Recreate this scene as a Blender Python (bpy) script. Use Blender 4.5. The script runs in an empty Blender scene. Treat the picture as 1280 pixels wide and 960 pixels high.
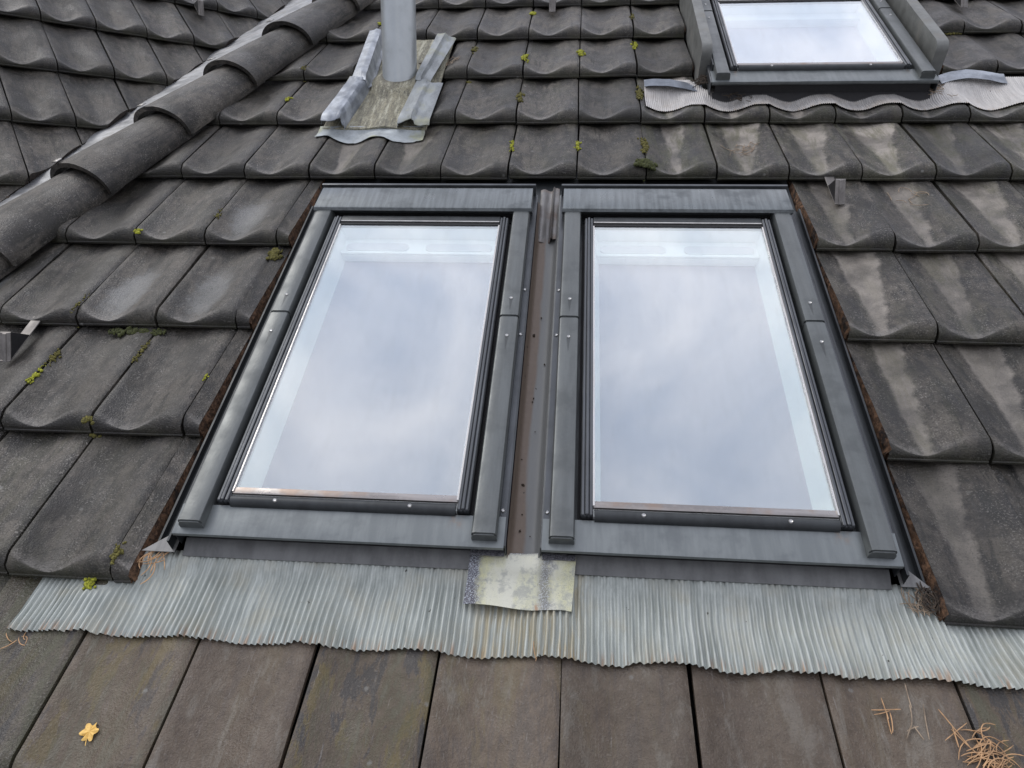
import bpy, bmesh, math, random
from mathutils import Matrix, Vector, noise as mnoise
random.seed(7)
sc = bpy.context.scene
col = sc.collection
R = math.radians

# ------------------------------------------------------------------ frames
# the roof is laid out in its own plane: x to the right, y up the slope, z out of the roof
PITCH = R(35.256)
M = Matrix.Translation((0, 0, 6)) @ Matrix.Rotation(PITCH, 4, 'X')
# second roof slope (left), its own plane inside the main one
ML = Matrix(((0.7090313, -0.5084947, 0.4885773, -2.3717135),
             (0.5758332, 0.8174279, 0.0150926, 2.6566011),
             (-0.4070512, 0.2706379, 0.8723901, 0.1589304),
             (0, 0, 0, 1)))
W, H = 0.200, 0.33015          # cover width and gauge of one tile
UPV = Vector((0, math.sin(PITCH), math.cos(PITCH)))   # world up seen in the roof frame

# ------------------------------------------------------------------ camera
cam = bpy.data.cameras.new('camera')
cam.sensor_width = 36
cam.lens = 904.58 / 1280 * 36
cam.clip_start = 0.02
cam.clip_end = 500
co = bpy.data.objects.new('camera', cam)
col.objects.link(co)
r = Vector((-0.742834293763889, -0.07063559076634104, -0.05634933430605659))
Rc = Matrix.Rotation(r.length, 4, r.normalized())     # roof frame -> camera frame
co.matrix_world = M @ Matrix.Translation((0.0037683, -0.5549368, 1.1567153)) @ Rc.transposed()
sc.camera = co

# ------------------------------------------------------------------ sky, sun
SUN_EL, SUN_AZ = R(50), R(-72)
world = bpy.data.worlds.new('World')
sc.world = world
world.use_nodes = True
wn, wl = world.node_tree.nodes, world.node_tree.links
wn.clear()
wo = wn.new('ShaderNodeOutputWorld')
bg = wn.new('ShaderNodeBackground'); bg.inputs['Strength'].default_value = 0.1
sky = wn.new('ShaderNodeTexSky'); sky.sky_type = 'NISHITA'; sky.sun_disc = False
sky.sun_elevation = SUN_EL; sky.sun_rotation = SUN_AZ
tc = wn.new('ShaderNodeTexCoord')
mp = wn.new('ShaderNodeMapping'); mp.inputs['Scale'].default_value = (1, 1, 1.4)
nz = wn.new('ShaderNodeTexNoise'); nz.inputs['Scale'].default_value = 3.6
nz.inputs['Detail'].default_value = 10; nz.inputs['Roughness'].default_value = 0.6; nz.inputs['Distortion'].default_value = .5
cr = wn.new('ShaderNodeValToRGB')
cr.color_ramp.elements[0].position = 0.35; cr.color_ramp.elements[0].color = (6.4, 7.0, 8.7, 1)
cr.color_ramp.elements[1].position = 0.67; cr.color_ramp.elements[1].color = (12.8, 12.4, 13.0, 1)
mx = wn.new('ShaderNodeMix'); mx.data_type = 'RGBA'; mx.inputs['Factor'].default_value = 0.93
wl.new(tc.outputs['Generated'], mp.inputs['Vector']); wl.new(mp.outputs['Vector'], nz.inputs['Vector'])
wl.new(nz.outputs['Fac'], cr.inputs['Fac'])
wl.new(sky.outputs['Color'], mx.inputs['A']); wl.new(cr.outputs['Color'], mx.inputs['B'])
sx = wn.new('ShaderNodeSeparateXYZ'); wl.new(tc.outputs['Generated'], sx.inputs[0])
mr = wn.new('ShaderNodeMapRange'); wl.new(sx.outputs[2], mr.inputs[0])
for i_, v_ in enumerate((0.0, 1.0, 0.42, 1.16)): mr.inputs[i_ + 1].default_value = v_
vm = wn.new('ShaderNodeVectorMath'); vm.operation = 'SCALE'
wl.new(mx.outputs['Result'], vm.inputs[0]); wl.new(mr.outputs[0], vm.inputs['Scale']); wl.new(vm.outputs[0], bg.inputs['Color']); wl.new(bg.outputs['Background'], wo.inputs['Surface'])
sl = bpy.data.lights.new('sun', 'SUN'); sl.energy = 0.9; sl.angle = R(30); sl.color = (1, 0.96, 0.9)
so = bpy.data.objects.new('sun', sl); col.objects.link(so)
so.rotation_euler = (-(R(90) - SUN_EL), 0, -SUN_AZ)   # from up the slope, a little to the left
sc.view_settings.view_transform = 'Standard'
sc.view_settings.look = 'None'
sc.view_settings.exposure = 0.42
sc.view_settings.gamma = 1

# ------------------------------------------------------------------ material helpers
class N:
    """tiny node builder"""
    def __init__(s, name):
        s.m = bpy.data.materials.new(name); s.m.use_nodes = True
        s.t = s.m.node_tree; s.n = s.t.nodes; s.l = s.t.links
        s.p = s.n['Principled BSDF']; s.out = s.n['Material Output']
        s.tc = s.n.new('ShaderNodeTexCoord')
    def put(s, sock, v):
        if isinstance(v, bpy.types.NodeSocket): s.l.new(v, sock)
        elif isinstance(v, (tuple, list)) and len(v) == 3 and sock.type == 'RGBA': sock.default_value = (*v, 1)
        else: sock.default_value = v
    def map(s, vec, scale=(1, 1, 1), loc=(0, 0, 0)):
        k = s.n.new('ShaderNodeMapping'); s.l.new(vec, k.inputs['Vector'])
        k.inputs['Scale'].default_value = scale; s.put(k.inputs['Location'], loc); return k.outputs[0]
    def noise(s, vec, scale, detail=3, rough=0.5, dist=0):
        k = s.n.new('ShaderNodeTexNoise'); s.l.new(vec, k.inputs['Vector'])
        k.inputs['Scale'].default_value = scale; k.inputs['Detail'].default_value = detail
        k.inputs['Roughness'].default_value = rough; k.inputs['Distortion'].default_value = dist
        return k.outputs['Fac']
    def vor(s, vec, scale, out='Distance', rand=1.0):
        k = s.n.new('ShaderNodeTexVoronoi'); s.l.new(vec, k.inputs['Vector'])
        k.inputs['Scale'].default_value = scale; k.inputs['Randomness'].default_value = rand; return k.outputs[out]
    def rng(s, v, a, b, c=0.0, d=1.0, smooth=True):
        k = s.n.new('ShaderNodeMapRange'); k.interpolation_type = 'SMOOTHSTEP' if smooth else 'LINEAR'
        for i, q in enumerate((v, a, b, c, d)): s.put(k.inputs[i], q)
        return k.outputs[0]
    def math(s, op, a, b=0.0, c=0.0):
        k = s.n.new('ShaderNodeMath'); k.operation = op
        s.put(k.inputs[0], a); s.put(k.inputs[1], b); s.put(k.inputs[2], c); return k.outputs[0]
    def mix(s, f, a, b, mode='MIX'):
        k = s.n.new('ShaderNodeMix'); k.data_type = 'RGBA'; k.blend_type = mode
        s.put(k.inputs['Factor'], f); s.put(k.inputs['A'], a); s.put(k.inputs['B'], b); return k.outputs['Result']
    def xyz(s, v):
        k = s.n.new('ShaderNodeSeparateXYZ'); s.l.new(v, k.inputs[0]); return k.outputs
    def bump(s, h, dist, strength=1.0, prev=None):
        k = s.n.new('ShaderNodeBump'); s.put(k.inputs['Height'], h)
        k.inputs['Distance'].default_value = dist; k.inputs['Strength'].default_value = strength
        if prev: s.l.new(prev, k.inputs['Normal'])
        return k.outputs[0]
    def fin(s, base, rough=0.6, metal=0.0, normal=None, spec=None):
        s.put(s.p.inputs['Base Color'], base); s.put(s.p.inputs['Roughness'], rough)
        s.put(s.p.inputs['Metallic'], metal)
        if normal: s.l.new(normal, s.p.inputs['Normal'])
        if spec is not None: s.p.inputs['Specular IOR Level'].default_value = spec
        return s.m

def tile_material(name, ridge=False, sheen=0.0):
    a = N(name)
    oi = a.n.new('ShaderNodeObjectInfo')
    geo = a.n.new('ShaderNodeNewGeometry')
    rnd = oi.outputs['Random']
    sep = a.n.new('ShaderNodeSeparateColor'); a.l.new(oi.outputs['Color'], sep.inputs[0])
    cR, cG, cB = sep.outputs
    ob = a.tc.outputs['Object']
    off = a.n.new('ShaderNodeCombineXYZ')
    a.put(off.inputs[0], a.math('MULTIPLY', rnd, 37.0)); a.put(off.inputs[1], a.math('MULTIPLY', rnd, 91.0))
    add = a.n.new('ShaderNodeVectorMath'); add.operation = 'ADD'
    a.l.new(ob, add.inputs[0]); a.l.new(off.outputs[0], add.inputs[1])
    v = add.outputs[0]
    x, y, z = a.xyz(ob)[:3]
    nA = a.noise(v, 9, 5, .6)
    nB = a.noise(v, 48, 6, .65)
    nC = a.noise(v, 300, 2, .6)
    nD = a.noise(v, 130, 4, .7)
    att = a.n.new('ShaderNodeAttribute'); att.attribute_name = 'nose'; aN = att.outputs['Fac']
    att = a.n.new('ShaderNodeAttribute'); att.attribute_name = 'rim'; aRm = att.outputs['Fac']
    nS = a.noise(a.map(v, (60, 9, 60)), 1, 5, .65)       # streaks down the slope
    base = a.mix(a.rng(nB, .34, .68), (.0165, .0143, .0112), (.084, .072, .0575))
    base = a.mix(a.rng(nA, .42, .66), base, a.mix(.55, base, (.184, .165, .138)))
    base = a.mix(a.math('MULTIPLY', a.rng(nS, .54, .70), .28), base, (.14, .132, .118))
    base = a.mix(a.math('MULTIPLY', a.rng(nS, .49, .38), .75), base, (.016, .0165, .015))
    base = a.mix(a.math('MULTIPLY', a.rng(a.noise(a.map(v, (1, .45, 1), (3, 8, 0)), 13, 4, .6), .53, .40), .8), base, (.0125, .0120, .0105))
    # washed-clean brown surface of the tiles below the metal apron
    br = a.mix(a.rng(nB, .3, .7), (.098, .071, .049), (.142, .107, .077))
    nW = a.noise(a.map(v, (26, 6, 26)), 1, 9, .72, .4)
    br = a.mix(a.math('MULTIPLY', a.rng(nW, .52, .64), .5), br, (.25, .225, .195))
    br = a.mix(a.math('MULTIPLY', a.rng(nW, .485, .42), a.math('MULTIPLY_ADD', cB, .85, .12)), br, (.040, .042, .042))
    nY = a.noise(a.map(v, (17, 3.6, 17), (5, 3, 1)), 1, 9, .7, .3)
    br = a.mix(a.math('MULTIPLY', a.rng(nY, .53, .575), a.math('MULTIPLY', cB, .9)), br, (.170, .130, .045))
    nP = a.noise(a.map(v, (150, 9, 150), (1, 2, 3)), 1, 6, .7)
    br = a.mix(a.math('MULTIPLY', a.rng(nP, .60, .66), a.rng(nA, .42, .58, 0.0, .55)), br, (.30, .28, .25))
    br = a.mix(a.math('MULTIPLY', a.rng(nC, .60, .68), .15), br, (.26, .24, .21))
    base = a.mix(cG, base, br)
    # pale run-off streak in the trough: wide at the head, narrow at the nose
    t = a.math('DIVIDE', y, H)
    cen = a.math('MULTIPLY_ADD', t, .016, .084)
    dist = a.math('ABSOLUTE', a.math('SUBTRACT', x, a.math('ADD', cen, a.math('ADD', a.math('MULTIPLY', a.math('SUBTRACT', nA, .5), .05), a.math('MULTIPLY_ADD', rnd, .018, -.009)))))
    r2 = a.math('FRACT', a.math('MULTIPLY', rnd, 7.31)); r3 = a.math('FRACT', a.math('MULTIPLY', rnd, 13.7))
    half = a.math('ADD', a.math('MULTIPLY', a.math('POWER', t, a.math('MULTIPLY_ADD', r3, .9, .7)), a.math('MULTIPLY_ADD', r2, .034, .024)), a.math('MULTIPLY_ADD', r3, .010, .001))
    half = a.math('ADD', half, a.math('MULTIPLY', a.math('SUBTRACT', nB, .5), .012))
    st = a.rng(a.math('SUBTRACT', dist, half), .0080, -.0045)
    lite = a.mix(a.rng(nA, .35, .65), (.225, .203, .172), (.40, .362, .312))
    lite = a.mix(a.math('MULTIPLY', cB, a.rng(nW, .48, .66)), lite, (.19, .175, .085))
    base = a.mix(a.math('MULTIPLY', a.math('MULTIPLY', st, cR), a.rng(nA, .30, .60, .55, 1.0)), base, lite)
    if sheen:  # wet sheen painted as a pale grey patch in the trough
        dx_ = a.math('DIVIDE', a.math('SUBTRACT', x, a.math('MULTIPLY_ADD', nA, .06, .055)), .060); dy_ = a.math('DIVIDE', a.math('SUBTRACT', y, .12), .125)
        rr_ = a.math('SQRT', a.math('ADD', a.math('MULTIPLY', dx_, dx_), a.math('MULTIPLY', dy_, dy_)))
        bm_ = a.math('MULTIPLY', a.rng(a.math('ADD', rr_, a.math('MULTIPLY', a.math('SUBTRACT', nB, .5), .9)), 1.05, .45), sheen)
        base = a.mix(bm_, base, (.215, .220, .215))
    # green algae, on the nose mixed with painted shade
    gr = a.math('MULTIPLY', a.rng(nW, .42, .62), a.math('MULTIPLY_ADD', cB, .75, .06))
    base = a.mix(gr, base, (.070, .072, .034))
    if not ridge:
        base = a.mix(a.math('MULTIPLY', aRm, a.rng(nB, .36, .58, .15, .75)), base, (.26, .245, .225))  # edge highlight painted as a pale lichen rim over the trough
        base = a.mix(a.math('MULTIPLY', a.rng(aN, .2, .9), .78), base, a.mix(a.rng(nA, .4, .6), (.030, .028, .024), (.046, .046, .026)))  # nose faces darkened: algae stain plus painted shade
    # lichen: grains and blotches
    sp = a.math('MULTIPLY', a.rng(nC, .57, .64), a.rng(a.noise(v, 22, 5, .7), .42, .60, .12, 1.0))
    keep = a.math('SUBTRACT', 1.0, a.math('MULTIPLY', a.math('MAXIMUM', a.math('MAXIMUM', cG, a.math('MULTIPLY', aN, .9)), a.math('MULTIPLY', st, cR)), .8))
    base = a.mix(a.math('MULTIPLY', sp, a.math('MULTIPLY', keep, .6)), base, (.32, .30, .27))
    base = a.mix(a.math('MULTIPLY', a.rng(nC, .44, .36), a.math('MULTIPLY', keep, .55)), base, (.018, .017, .016))
    base = a.mix(a.math('MULTIPLY', a.rng(nD, .56, .66), a.math('MULTIPLY', keep, .30)), base, (.17, .158, .145))
    vd = a.vor(v, 30, 'Distance'); vc = a.n.new('ShaderNodeTexVoronoi'); a.l.new(v, vc.inputs['Vector']); vc.inputs['Scale'].default_value = 30
    pick = a.rng(a.xyz(vc.outputs['Color'])[0], .88, .90, smooth=False)
    blot = a.math('MULTIPLY', a.rng(a.math('ADD', vd, a.math('MULTIPLY', nC, .25)), .30, .18), pick)
    base = a.mix(a.math('MULTIPLY', blot, .55), base, (.26, .26, .24))
    bri = a.math('MULTIPLY_ADD', rnd, .48, .46)
    bri = a.math('ADD', bri, a.math('MULTIPLY', cG, .16))
    cc = a.n.new('ShaderNodeCombineColor')
    for i in range(3): a.put(cc.inputs[i], bri)
    base = a.mix(1.0, base, cc.outputs[0], 'MULTIPLY')
    h = a.bump(nC, .0022, .8, a.bump(nD, .0030, .5))
    rough = a.rng(nA, .35, .65, .40, .64)
    return a.fin(base, rough, 0, h, .45)

def metal(name, c, rough=.42, met=.45, var=.25, streak=(40, 5, 40), dirt=None, dirt_amt=.4, bump=.0006):
    a = N(name); v = a.tc.outputs['Object']
    oi = a.n.new('ShaderNodeObjectInfo')
    off = a.n.new('ShaderNodeVectorMath'); off.operation = 'ADD'
    cx = a.n.new('ShaderNodeCombineXYZ'); a.put(cx.inputs[0], a.math('MULTIPLY', oi.outputs['Random'], 20.0))
    a.l.new(v, off.inputs[0]); a.l.new(cx.outputs[0], off.inputs[1]); v = off.outputs[0]
    n1 = a.noise(a.map(v, streak), 1, 5, .6); n2 = a.noise(v, 160, 4, .6); n3 = a.noise(v, 14, 4, .55)
    lo = tuple(k * (1 - var) for k in c); hi = tuple(min(1, k * (1 + var)) for k in c)
    b = a.mix(a.rng(n1, .3, .7), lo, hi)
    b = a.mix(a.math('MULTIPLY', a.rng(n2, .45, .75), .35), b, hi)
    b = a.mix(a.math('MULTIPLY', a.rng(n3, .55, .75), .4), b, tuple(k * .7 for k in c))
    if dirt: b = a.mix(a.math('MULTIPLY', a.rng(n3, .5, .68), dirt_amt), b, dirt)
    rg = a.rng(n3, .3, .7, rough - .07, rough + .12)
    return a.fin(b, rg, met, a.bump(n2, bump, .5, a.bump(n3, .004, .25)))

def plain(name, c, rough=.6, met=0.0, sc_=120, var=.3, bump=.0005):
    a = N(name); v = a.tc.outputs['Object']; n = a.noise(v, sc_, 4, .6)
    b = a.mix(a.rng(n, .3, .7), tuple(k * (1 - var) for k in c), tuple(k * (1 + var) for k in c))
    return a.fin(b, rough, met, a.bump(n, bump, .5))

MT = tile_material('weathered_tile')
MTB = tile_material('weathered_tile_with_painted_sheen', sheen=.85)
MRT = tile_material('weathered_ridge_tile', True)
def cut_mat():
    a = N('cut_tile_edge'); v = a.tc.outputs['Object']
    n = a.noise(v, 90, 5, .7); n2 = a.noise(v, 28, 3, .6)
    b = a.mix(a.rng(n, .35, .65), (.050, .026, .014), (.21, .115, .062))
    b = a.mix(a.rng(n2, .52, .66), b, (.018, .012, .009))
    return a.fin(b, .9, 0, a.bump(n, .006, 1, a.bump(n2, .012, .8)))
MCUT = cut_mat()
MCUTD = plain('dark_cut_edge', (.035, .026, .020), .9, 0, 90, .6, .004)
def cover_material():
    m = metal('cover_metal_with_drips', (.100, .109, .108), .36, .4, .14, (60, 6, 60), (.070, .078, .079), .55)
    a = N.__new__(N); a.m = m; a.t = m.node_tree; a.n = a.t.nodes; a.l = a.t.links
    a.p = a.n['Principled BSDF']; a.tc = a.n.new('ShaderNodeTexCoord')
    x, y, z = a.xyz(a.tc.outputs['Object'])[:3]
    src = a.p.inputs['Base Color'].links[0].from_socket
    nn = a.noise(a.tc.outputs['Object'], 300, 3, .6); tot = 0.0
    dx = a.math('MINIMUM', a.math('ABSOLUTE', a.math('SUBTRACT', x, .022)), a.math('ABSOLUTE', a.math('SUBTRACT', x, .548)))
    for ys, ln in ((.5027, .05), (.6247, .045)):
        k = a.math('DIVIDE', a.math('SUBTRACT', y, ys - ln), ln)
        w_ = a.math('MULTIPLY', k, .0042)
        mm = a.math('MULTIPLY', a.rng(a.math('SUBTRACT', dx, w_), .0012, -.001), a.math('MULTIPLY', a.rng(k, .0, .25), a.rng(k, 1.0, .99)))
        tot = a.math('ADD', tot, mm)
    b = a.mix(a.math('MULTIPLY', tot, .6), src, (.030, .033, .034))
    a.l.new(b, a.p.inputs['Base Color']); return m
MCOV = metal('anodised_cover_metal', (.100, .109, .108), .38, .4, .10, (60, 6, 60))
MCORNER = metal('corner_sheet_metal', (.15, .15, .145), .5, .2, .3)
MFOOT = metal('foot_sheet_metal', (.12, .123, .122), .5, .2, .2)
MCOVD = cover_material()
MHOOD = metal('hood_metal', (.145, .160, .163), .34, .5, .22, (90, 5, 90), (.07, .08, .085), .6)
MDARK = metal('dark_frame_metal', (.034, .038, .040), .42, .4, .2)
MFRAME = metal('sash_profile_metal', (.080, .086, .092), .35, .6, .15)
MBLK = plain('black_rubber_and_shade', (.010, .010, .011), .7)  # seals and gaskets, also black fill for painted shade
MCHROME = metal('bright_trim_metal', (.50, .49, .47), .22, .9, .1)
MTRIM = metal('brown_reflection_trim_metal', (.26, .245, .235), .3, .8, .25, (6, 60, 60), (.26, .18, .13), .6)  # brownish reflections painted into the trim colour
MSCREW = metal('screw_steel', (.45, .45, .44), .28, .9, .1, bump=.0001)
MWHITE = plain('white_sash_paint', (.84, .89, .87), .5, 0, 20, .02, .0001)
MBLIND = plain('light_grey_blind', (.385, .365, .405), .8, 0, 8, .02, .0001)
MBLIND2 = plain('grey_vent_slot', (.60, .62, .63), .6, 0, 20, .02, .0001)
MZINC = metal('zinc_strip', (.33, .34, .35), .38, .6, .3, (8, 30, 8), (.15, .14, .12), .6)
MLEAD = metal('dressed_lead', (.29, .315, .345), .42, .35, .28, (20, 20, 20), (.12, .135, .16), .6, .002)
MLEADY = metal('lichened_lead', (.25, .27, .275), .48, .2, .3, (25, 9, 25), (.34, .34, .20), .45, .002)
MPIPE = metal('grey_pipe', (.44, .47, .475), .36, .55, .05, (20, 20, 2))
MHOOK = metal('hook_metal', (.16, .15, .14), .5, .5, .3)
MSOIL = plain('dark_underlay', (.012, .011, .010), .95)
MMOSSY = plain('yellow_green_moss', (.27, .28, .025), .95, 0, 260, .6, .004)
MMOSSO = plain('olive_moss', (.105, .095, .022), .95, 0, 260, .6, .004)
MMOSSD = plain('dark_green_moss', (.045, .052, .014), .95, 0, 260, .6, .004)
MNEED = plain('dry_needles', (.40, .24, .12), .7, 0, 60, .35)
MNEEDG = plain('grey_twigs', (.26, .20, .14), .8, 0, 60, .35)
MDEB = plain('brown_litter', (.038, .027, .018), .9, 0, 200, .6, .002)
MLEAF = plain('yellow_leaf', (.72, .46, .12), .6, 0, 150, .18)

def sill_material():
    a = N('sill_metal'); v = a.tc.outputs['Object']; n1 = a.noise(a.map(v, (60, 8, 60)), 1, 5, .6); n2 = a.noise(v, 120, 4, .6); n3 = a.noise(v, 16, 4, .6)
    b = a.mix(a.rng(n1, .3, .7), (.135, .150, .152), (.175, .192, .192))
    b = a.mix(a.math('MULTIPLY', a.rng(n3, .5, .7), .5), b, (.09, .10, .105))
    x, y, z = a.xyz(v)[:3]
    oi = a.n.new('ShaderNodeObjectInfo'); wd = a.xyz(oi.outputs['Color'])[0]
    for c in (.075, None):
        cx = c if c else a.math('SUBTRACT', wd, .075)
        d = a.math('ABSOLUTE', a.math('SUBTRACT', x, cx))
        d = a.math('ADD', d, a.math('ADD', a.math('MULTIPLY', a.math('SUBTRACT', n2, .5), .03), a.math('MULTIPLY', a.math('SUBTRACT', n3, .5), .06)))
        m = a.math('MULTIPLY', a.rng(d, .020, .002), a.rng(a.math('ADD', y, a.math('MULTIPLY', n1, .03)), .035, .072))
        b = a.mix(a.math('MULTIPLY', a.math('MULTIPLY', m, a.rng(n3, .42, .58)), .6), b, (.22, .13, .07))
    return a.fin(b, .38, .45, a.bump(n2, .0005, .5))
MSILL = sill_material()

def glass_material():
    a = N('coated_glass'); a.n.remove(a.p)
    gl = a.n.new('ShaderNodeBsdfGlossy'); gl.inputs['Roughness'].default_value = .015; gl.inputs['Color'].default_value = (.95, .97, 1, 1)
    tr = a.n.new('ShaderNodeBsdfTransparent'); tr.inputs['Color'].default_value = (.93, .965, .955, 1)
    fr = a.n.new('ShaderNodeLayerWeight'); fr.inputs['Blend'].default_value = .5
    f = a.math('MULTIPLY_ADD', a.math('POWER', fr.outputs['Facing'], 2.0), .80, .125)
    ms = a.n.new('ShaderNodeMixShader'); a.l.new(f, ms.inputs[0]); a.l.new(tr.outputs[0], ms.inputs[1]); a.l.new(gl.outputs[0], ms.inputs[2])
    df = a.n.new('ShaderNodeBsdfDiffuse'); df.inputs['Color'].default_value = (.5, .5, .48, 1)
    o_ = a.tc.outputs['Object']
    dd = a.math('ADD', a.math('MULTIPLY', a.rng(a.noise(o_, 420, 2, .5), .70, .76), .22), a.rng(a.noise(a.map(o_, (30, 7, 30)), 1, 6, .65), .45, .8, .0, .03))
    m2 = a.n.new('ShaderNodeMixShader'); a.l.new(dd, m2.inputs[0]); a.l.new(ms.outputs[0], m2.inputs[1]); a.l.new(df.outputs[0], m2.inputs[2])
    a.l.new(m2.outputs[0], a.out.inputs['Surface']); return a.m
MGLASS = glass_material()

def apron_material(name, lo, hi, stain, rust, top_dark=True):
    a = N(name); v = a.tc.outputs['Object']
    n1 = a.noise(a.map(v, (90, 7, 90)), 1, 8, .7); n2 = a.noise(v, 150, 4, .6); n3 = a.noise(v, 12, 8, .65)
    n4 = a.noise(a.map(v, (120, 7, 120), (3, 1, 0)), 1, 3, .6)
    b = a.mix(a.rng(n1, .3, .7), lo, hi)
    b = a.mix(a.math('MULTIPLY', a.rng(n3, .46, .7), .55), b, stain)
    y = a.xyz(v)[1]; x = a.xyz(v)[0]
    # rusty tips along the cut edge
    e = a.math('MULTIPLY', a.rng(y, .020, -.004), a.rng(n4, .50, .62))
    b = a.mix(a.math('MULTIPLY', e, .65), b, rust)
    # washings of the gutter between the windows
    g = a.math('MULTIPLY', a.rng(a.math('ABSOLUTE', a.math('ADD', x, .06)), .115, .07), a.rng(n4, .40, .60))
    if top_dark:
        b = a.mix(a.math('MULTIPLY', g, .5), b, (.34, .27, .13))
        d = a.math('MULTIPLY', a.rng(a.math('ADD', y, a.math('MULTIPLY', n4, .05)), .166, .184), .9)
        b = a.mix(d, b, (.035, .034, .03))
    dots = a.rng(a.noise(v, 70, 2, .5), .74, .78)
    b = a.mix(dots, b, (.04, .035, .03))
    return a.fin(b, .48, .15, a.bump(n2, .0006, .5))
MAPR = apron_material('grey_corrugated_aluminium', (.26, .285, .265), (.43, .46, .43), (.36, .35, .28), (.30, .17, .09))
MAPL = apron_material('pale_corrugated_aluminium', (.37, .36, .345), (.52, .505, .48), (.36, .32, .28), (.38, .30, .22), False)

def gutter_material():
    a = N('gutter_metal'); v = a.tc.outputs['Object']; x = a.xyz(v)[0]
    n1 = a.noise(a.map(v, (20, 4, 20)), 1, 4, .6); n2 = a.noise(v, 110, 4, .6)
    k = a.rng(a.math('ADD', x, a.math('MULTIPLY', n1, .022)), .034, .042)
    b = a.mix(k, a.mix(n2, (.105, .080, .062), (.155, .120, .092)), a.mix(n1, (.12, .125, .125), (.18, .185, .18)))
    d = a.rng(a.noise(v, 60, 2, .5), .73, .77); b = a.mix(d, b, (.03, .022, .018))
    return a.fin(b, .55, .15, a.bump(n2, .0006, .5))
MGUT = gutter_material()

def patch_material():
    a = N('lichened_patch_metal'); v = a.tc.outputs['Object']; x, y, z = a.xyz(v)[:3]
    n1 = a.noise(a.map(v, (22, 4, 22)), 1, 4, .6); n2 = a.noise(v, 620, 3, .7); n3 = a.noise(v, 45, 6, .7)
    pale = a.mix(a.rng(n3, .3, .7), (.50, .51, .40), (.53, .52, .30))
    pale = a.mix(a.math('MULTIPLY', a.rng(n2, .50, .62), .45), pale, (.20, .20, .17))
    pale = a.mix(a.rng(n1, .4, .65), pale, (.56, .56, .47))
    dk = a.mix(a.rng(n2, .5, .6), (.075, .072, .085), (.42, .46, .50))
    xx = a.math('ADD', x, a.math('MULTIPLY', a.math('SUBTRACT', n3, .5), .045))
    e1 = a.rng(xx, .036, .014)
    e2 = a.math('MULTIPLY', a.rng(a.math('ABSOLUTE', a.math('SUBTRACT', xx, .137)),   .020, .002), .75)
    e3 = a.rng(a.math('ADD', y, a.math('MULTIPLY', n3, .02)), .100, .108)
    m = a.math('MAXIMUM', a.math('MAXIMUM', e1, e2), e3)
    pale = a.mix(a.math('MULTIPLY', a.rng(n3, .50, .36), .55), pale, (.24, .25, .24))
    b = a.mix(m, pale, dk)
    b = a.mix(a.rng(n2, .66, .70), b, (.12, .11, .10))
    rs = a.math('MULTIPLY', a.rng(a.math('ABSOLUTE', a.math('SUBTRACT', xx, .122)), .006, .001), a.rng(y, .012, .002))
    b = a.mix(a.math('MULTIPLY', rs, .7), b, (.30, .15, .08))
    return a.fin(b, .6, .1, a.bump(n2, .0005, .6))
MPATCH = patch_material()
MTAB = plain('speckled_dark_metal', (.10, .10, .11), .5, .2, 420, .8, .0005)

def plate_material():
    a = N('lichened_base_plate'); v = a.tc.outputs['Object']
    n1 = a.noise(a.map(v, (28, 5, 28)), 1, 5, .6); n2 = a.noise(v, 230, 4, .65); n3 = a.noise(v, 26, 4, .6)
    b = a.mix(a.rng(n1, .35, .65), (.145, .138, .105), (.27, .25, .175))
    b = a.mix(a.math('MULTIPLY', a.rng(n3, .48, .66), .6), b, (.34, .33, .25))
    b = a.mix(a.math('MULTIPLY', a.rng(n2, .58, .66), .5), b, (.40, .40, .22))
    b = a.mix(a.math('MULTIPLY', a.rng(n2, .46, .38), .7), b, (.05, .048, .038))
    n5 = a.noise(a.map(v, (70, 9, 70), (2, 5, 0)), 1, 6, .7)
    b = a.mix(a.math('MULTIPLY', a.rng(n5, .52, .62), .7), b, (.45, .44, .34))
    b = a.mix(a.math('MULTIPLY', a.rng(n5, .46, .38), .6), b, (.07, .068, .055))
    x, y, z = a.xyz(v)[:3]; dd = a.math('SQRT', a.math('ADD', a.math('MULTIPLY', x, x), a.math('MULTIPLY', y, y)))
    b = a.mix(a.math('MULTIPLY', a.rng(a.math('ADD', dd, a.math('MULTIPLY', n3, .03)), .092, .074), .6), b, (.055, .052, .042))
    return a.fin(b, .75, 0, a.bump(n2, .002, .6))
MPLATE = plate_material()

# ------------------------------------------------------------------ mesh helpers
def link(name, me, parent=None, mw=None):
    o = bpy.data.objects.new(name, me); col.objects.link(o)
    if parent is not None: o.parent = parent
    if mw is not None: o.matrix_world = mw
    return o

def finish(bm, name, mats, sharp=35, recalc=True):
    if recalc: bmesh.ops.recalc_face_normals(bm, faces=bm.faces)
    me = bpy.data.meshes.new(name); bm.to_mesh(me); bm.free()
    for m in (mats if isinstance(mats, (list, tuple)) else [mats]): me.materials.append(m)
    for p in me.polygons: p.use_smooth = True
    me.set_sharp_from_angle(angle=R(sharp))
    return me

def tag(o, label, cat, group=None):
    o['label'] = label; o['category'] = cat
    if group: o['group'] = group
    return o

class Thing:
    """an Empty at the base point; parts are given in roof-plane coordinates"""
    def __init__(s, name, base, label, cat, group=None, frame=None):
        s.b = Vector(base); s.o = bpy.data.objects.new(name, None); col.objects.link(s.o)
        s.o.empty_display_size = .05
        s.o.matrix_world = M @ (frame or Matrix()) @ Matrix.Translation(s.b)
        tag(s.o, label, cat, group)
    def part(s, name, bm, mats, parent=None, sharp=35, label=None, recalc=True):
        off = s.b
        bmesh.ops.translate(bm, vec=-off, verts=bm.verts)
        o = link(name, finish(bm, name, mats, sharp, recalc), parent or s.o)
        if label: o['label'] = label
        return o

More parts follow.
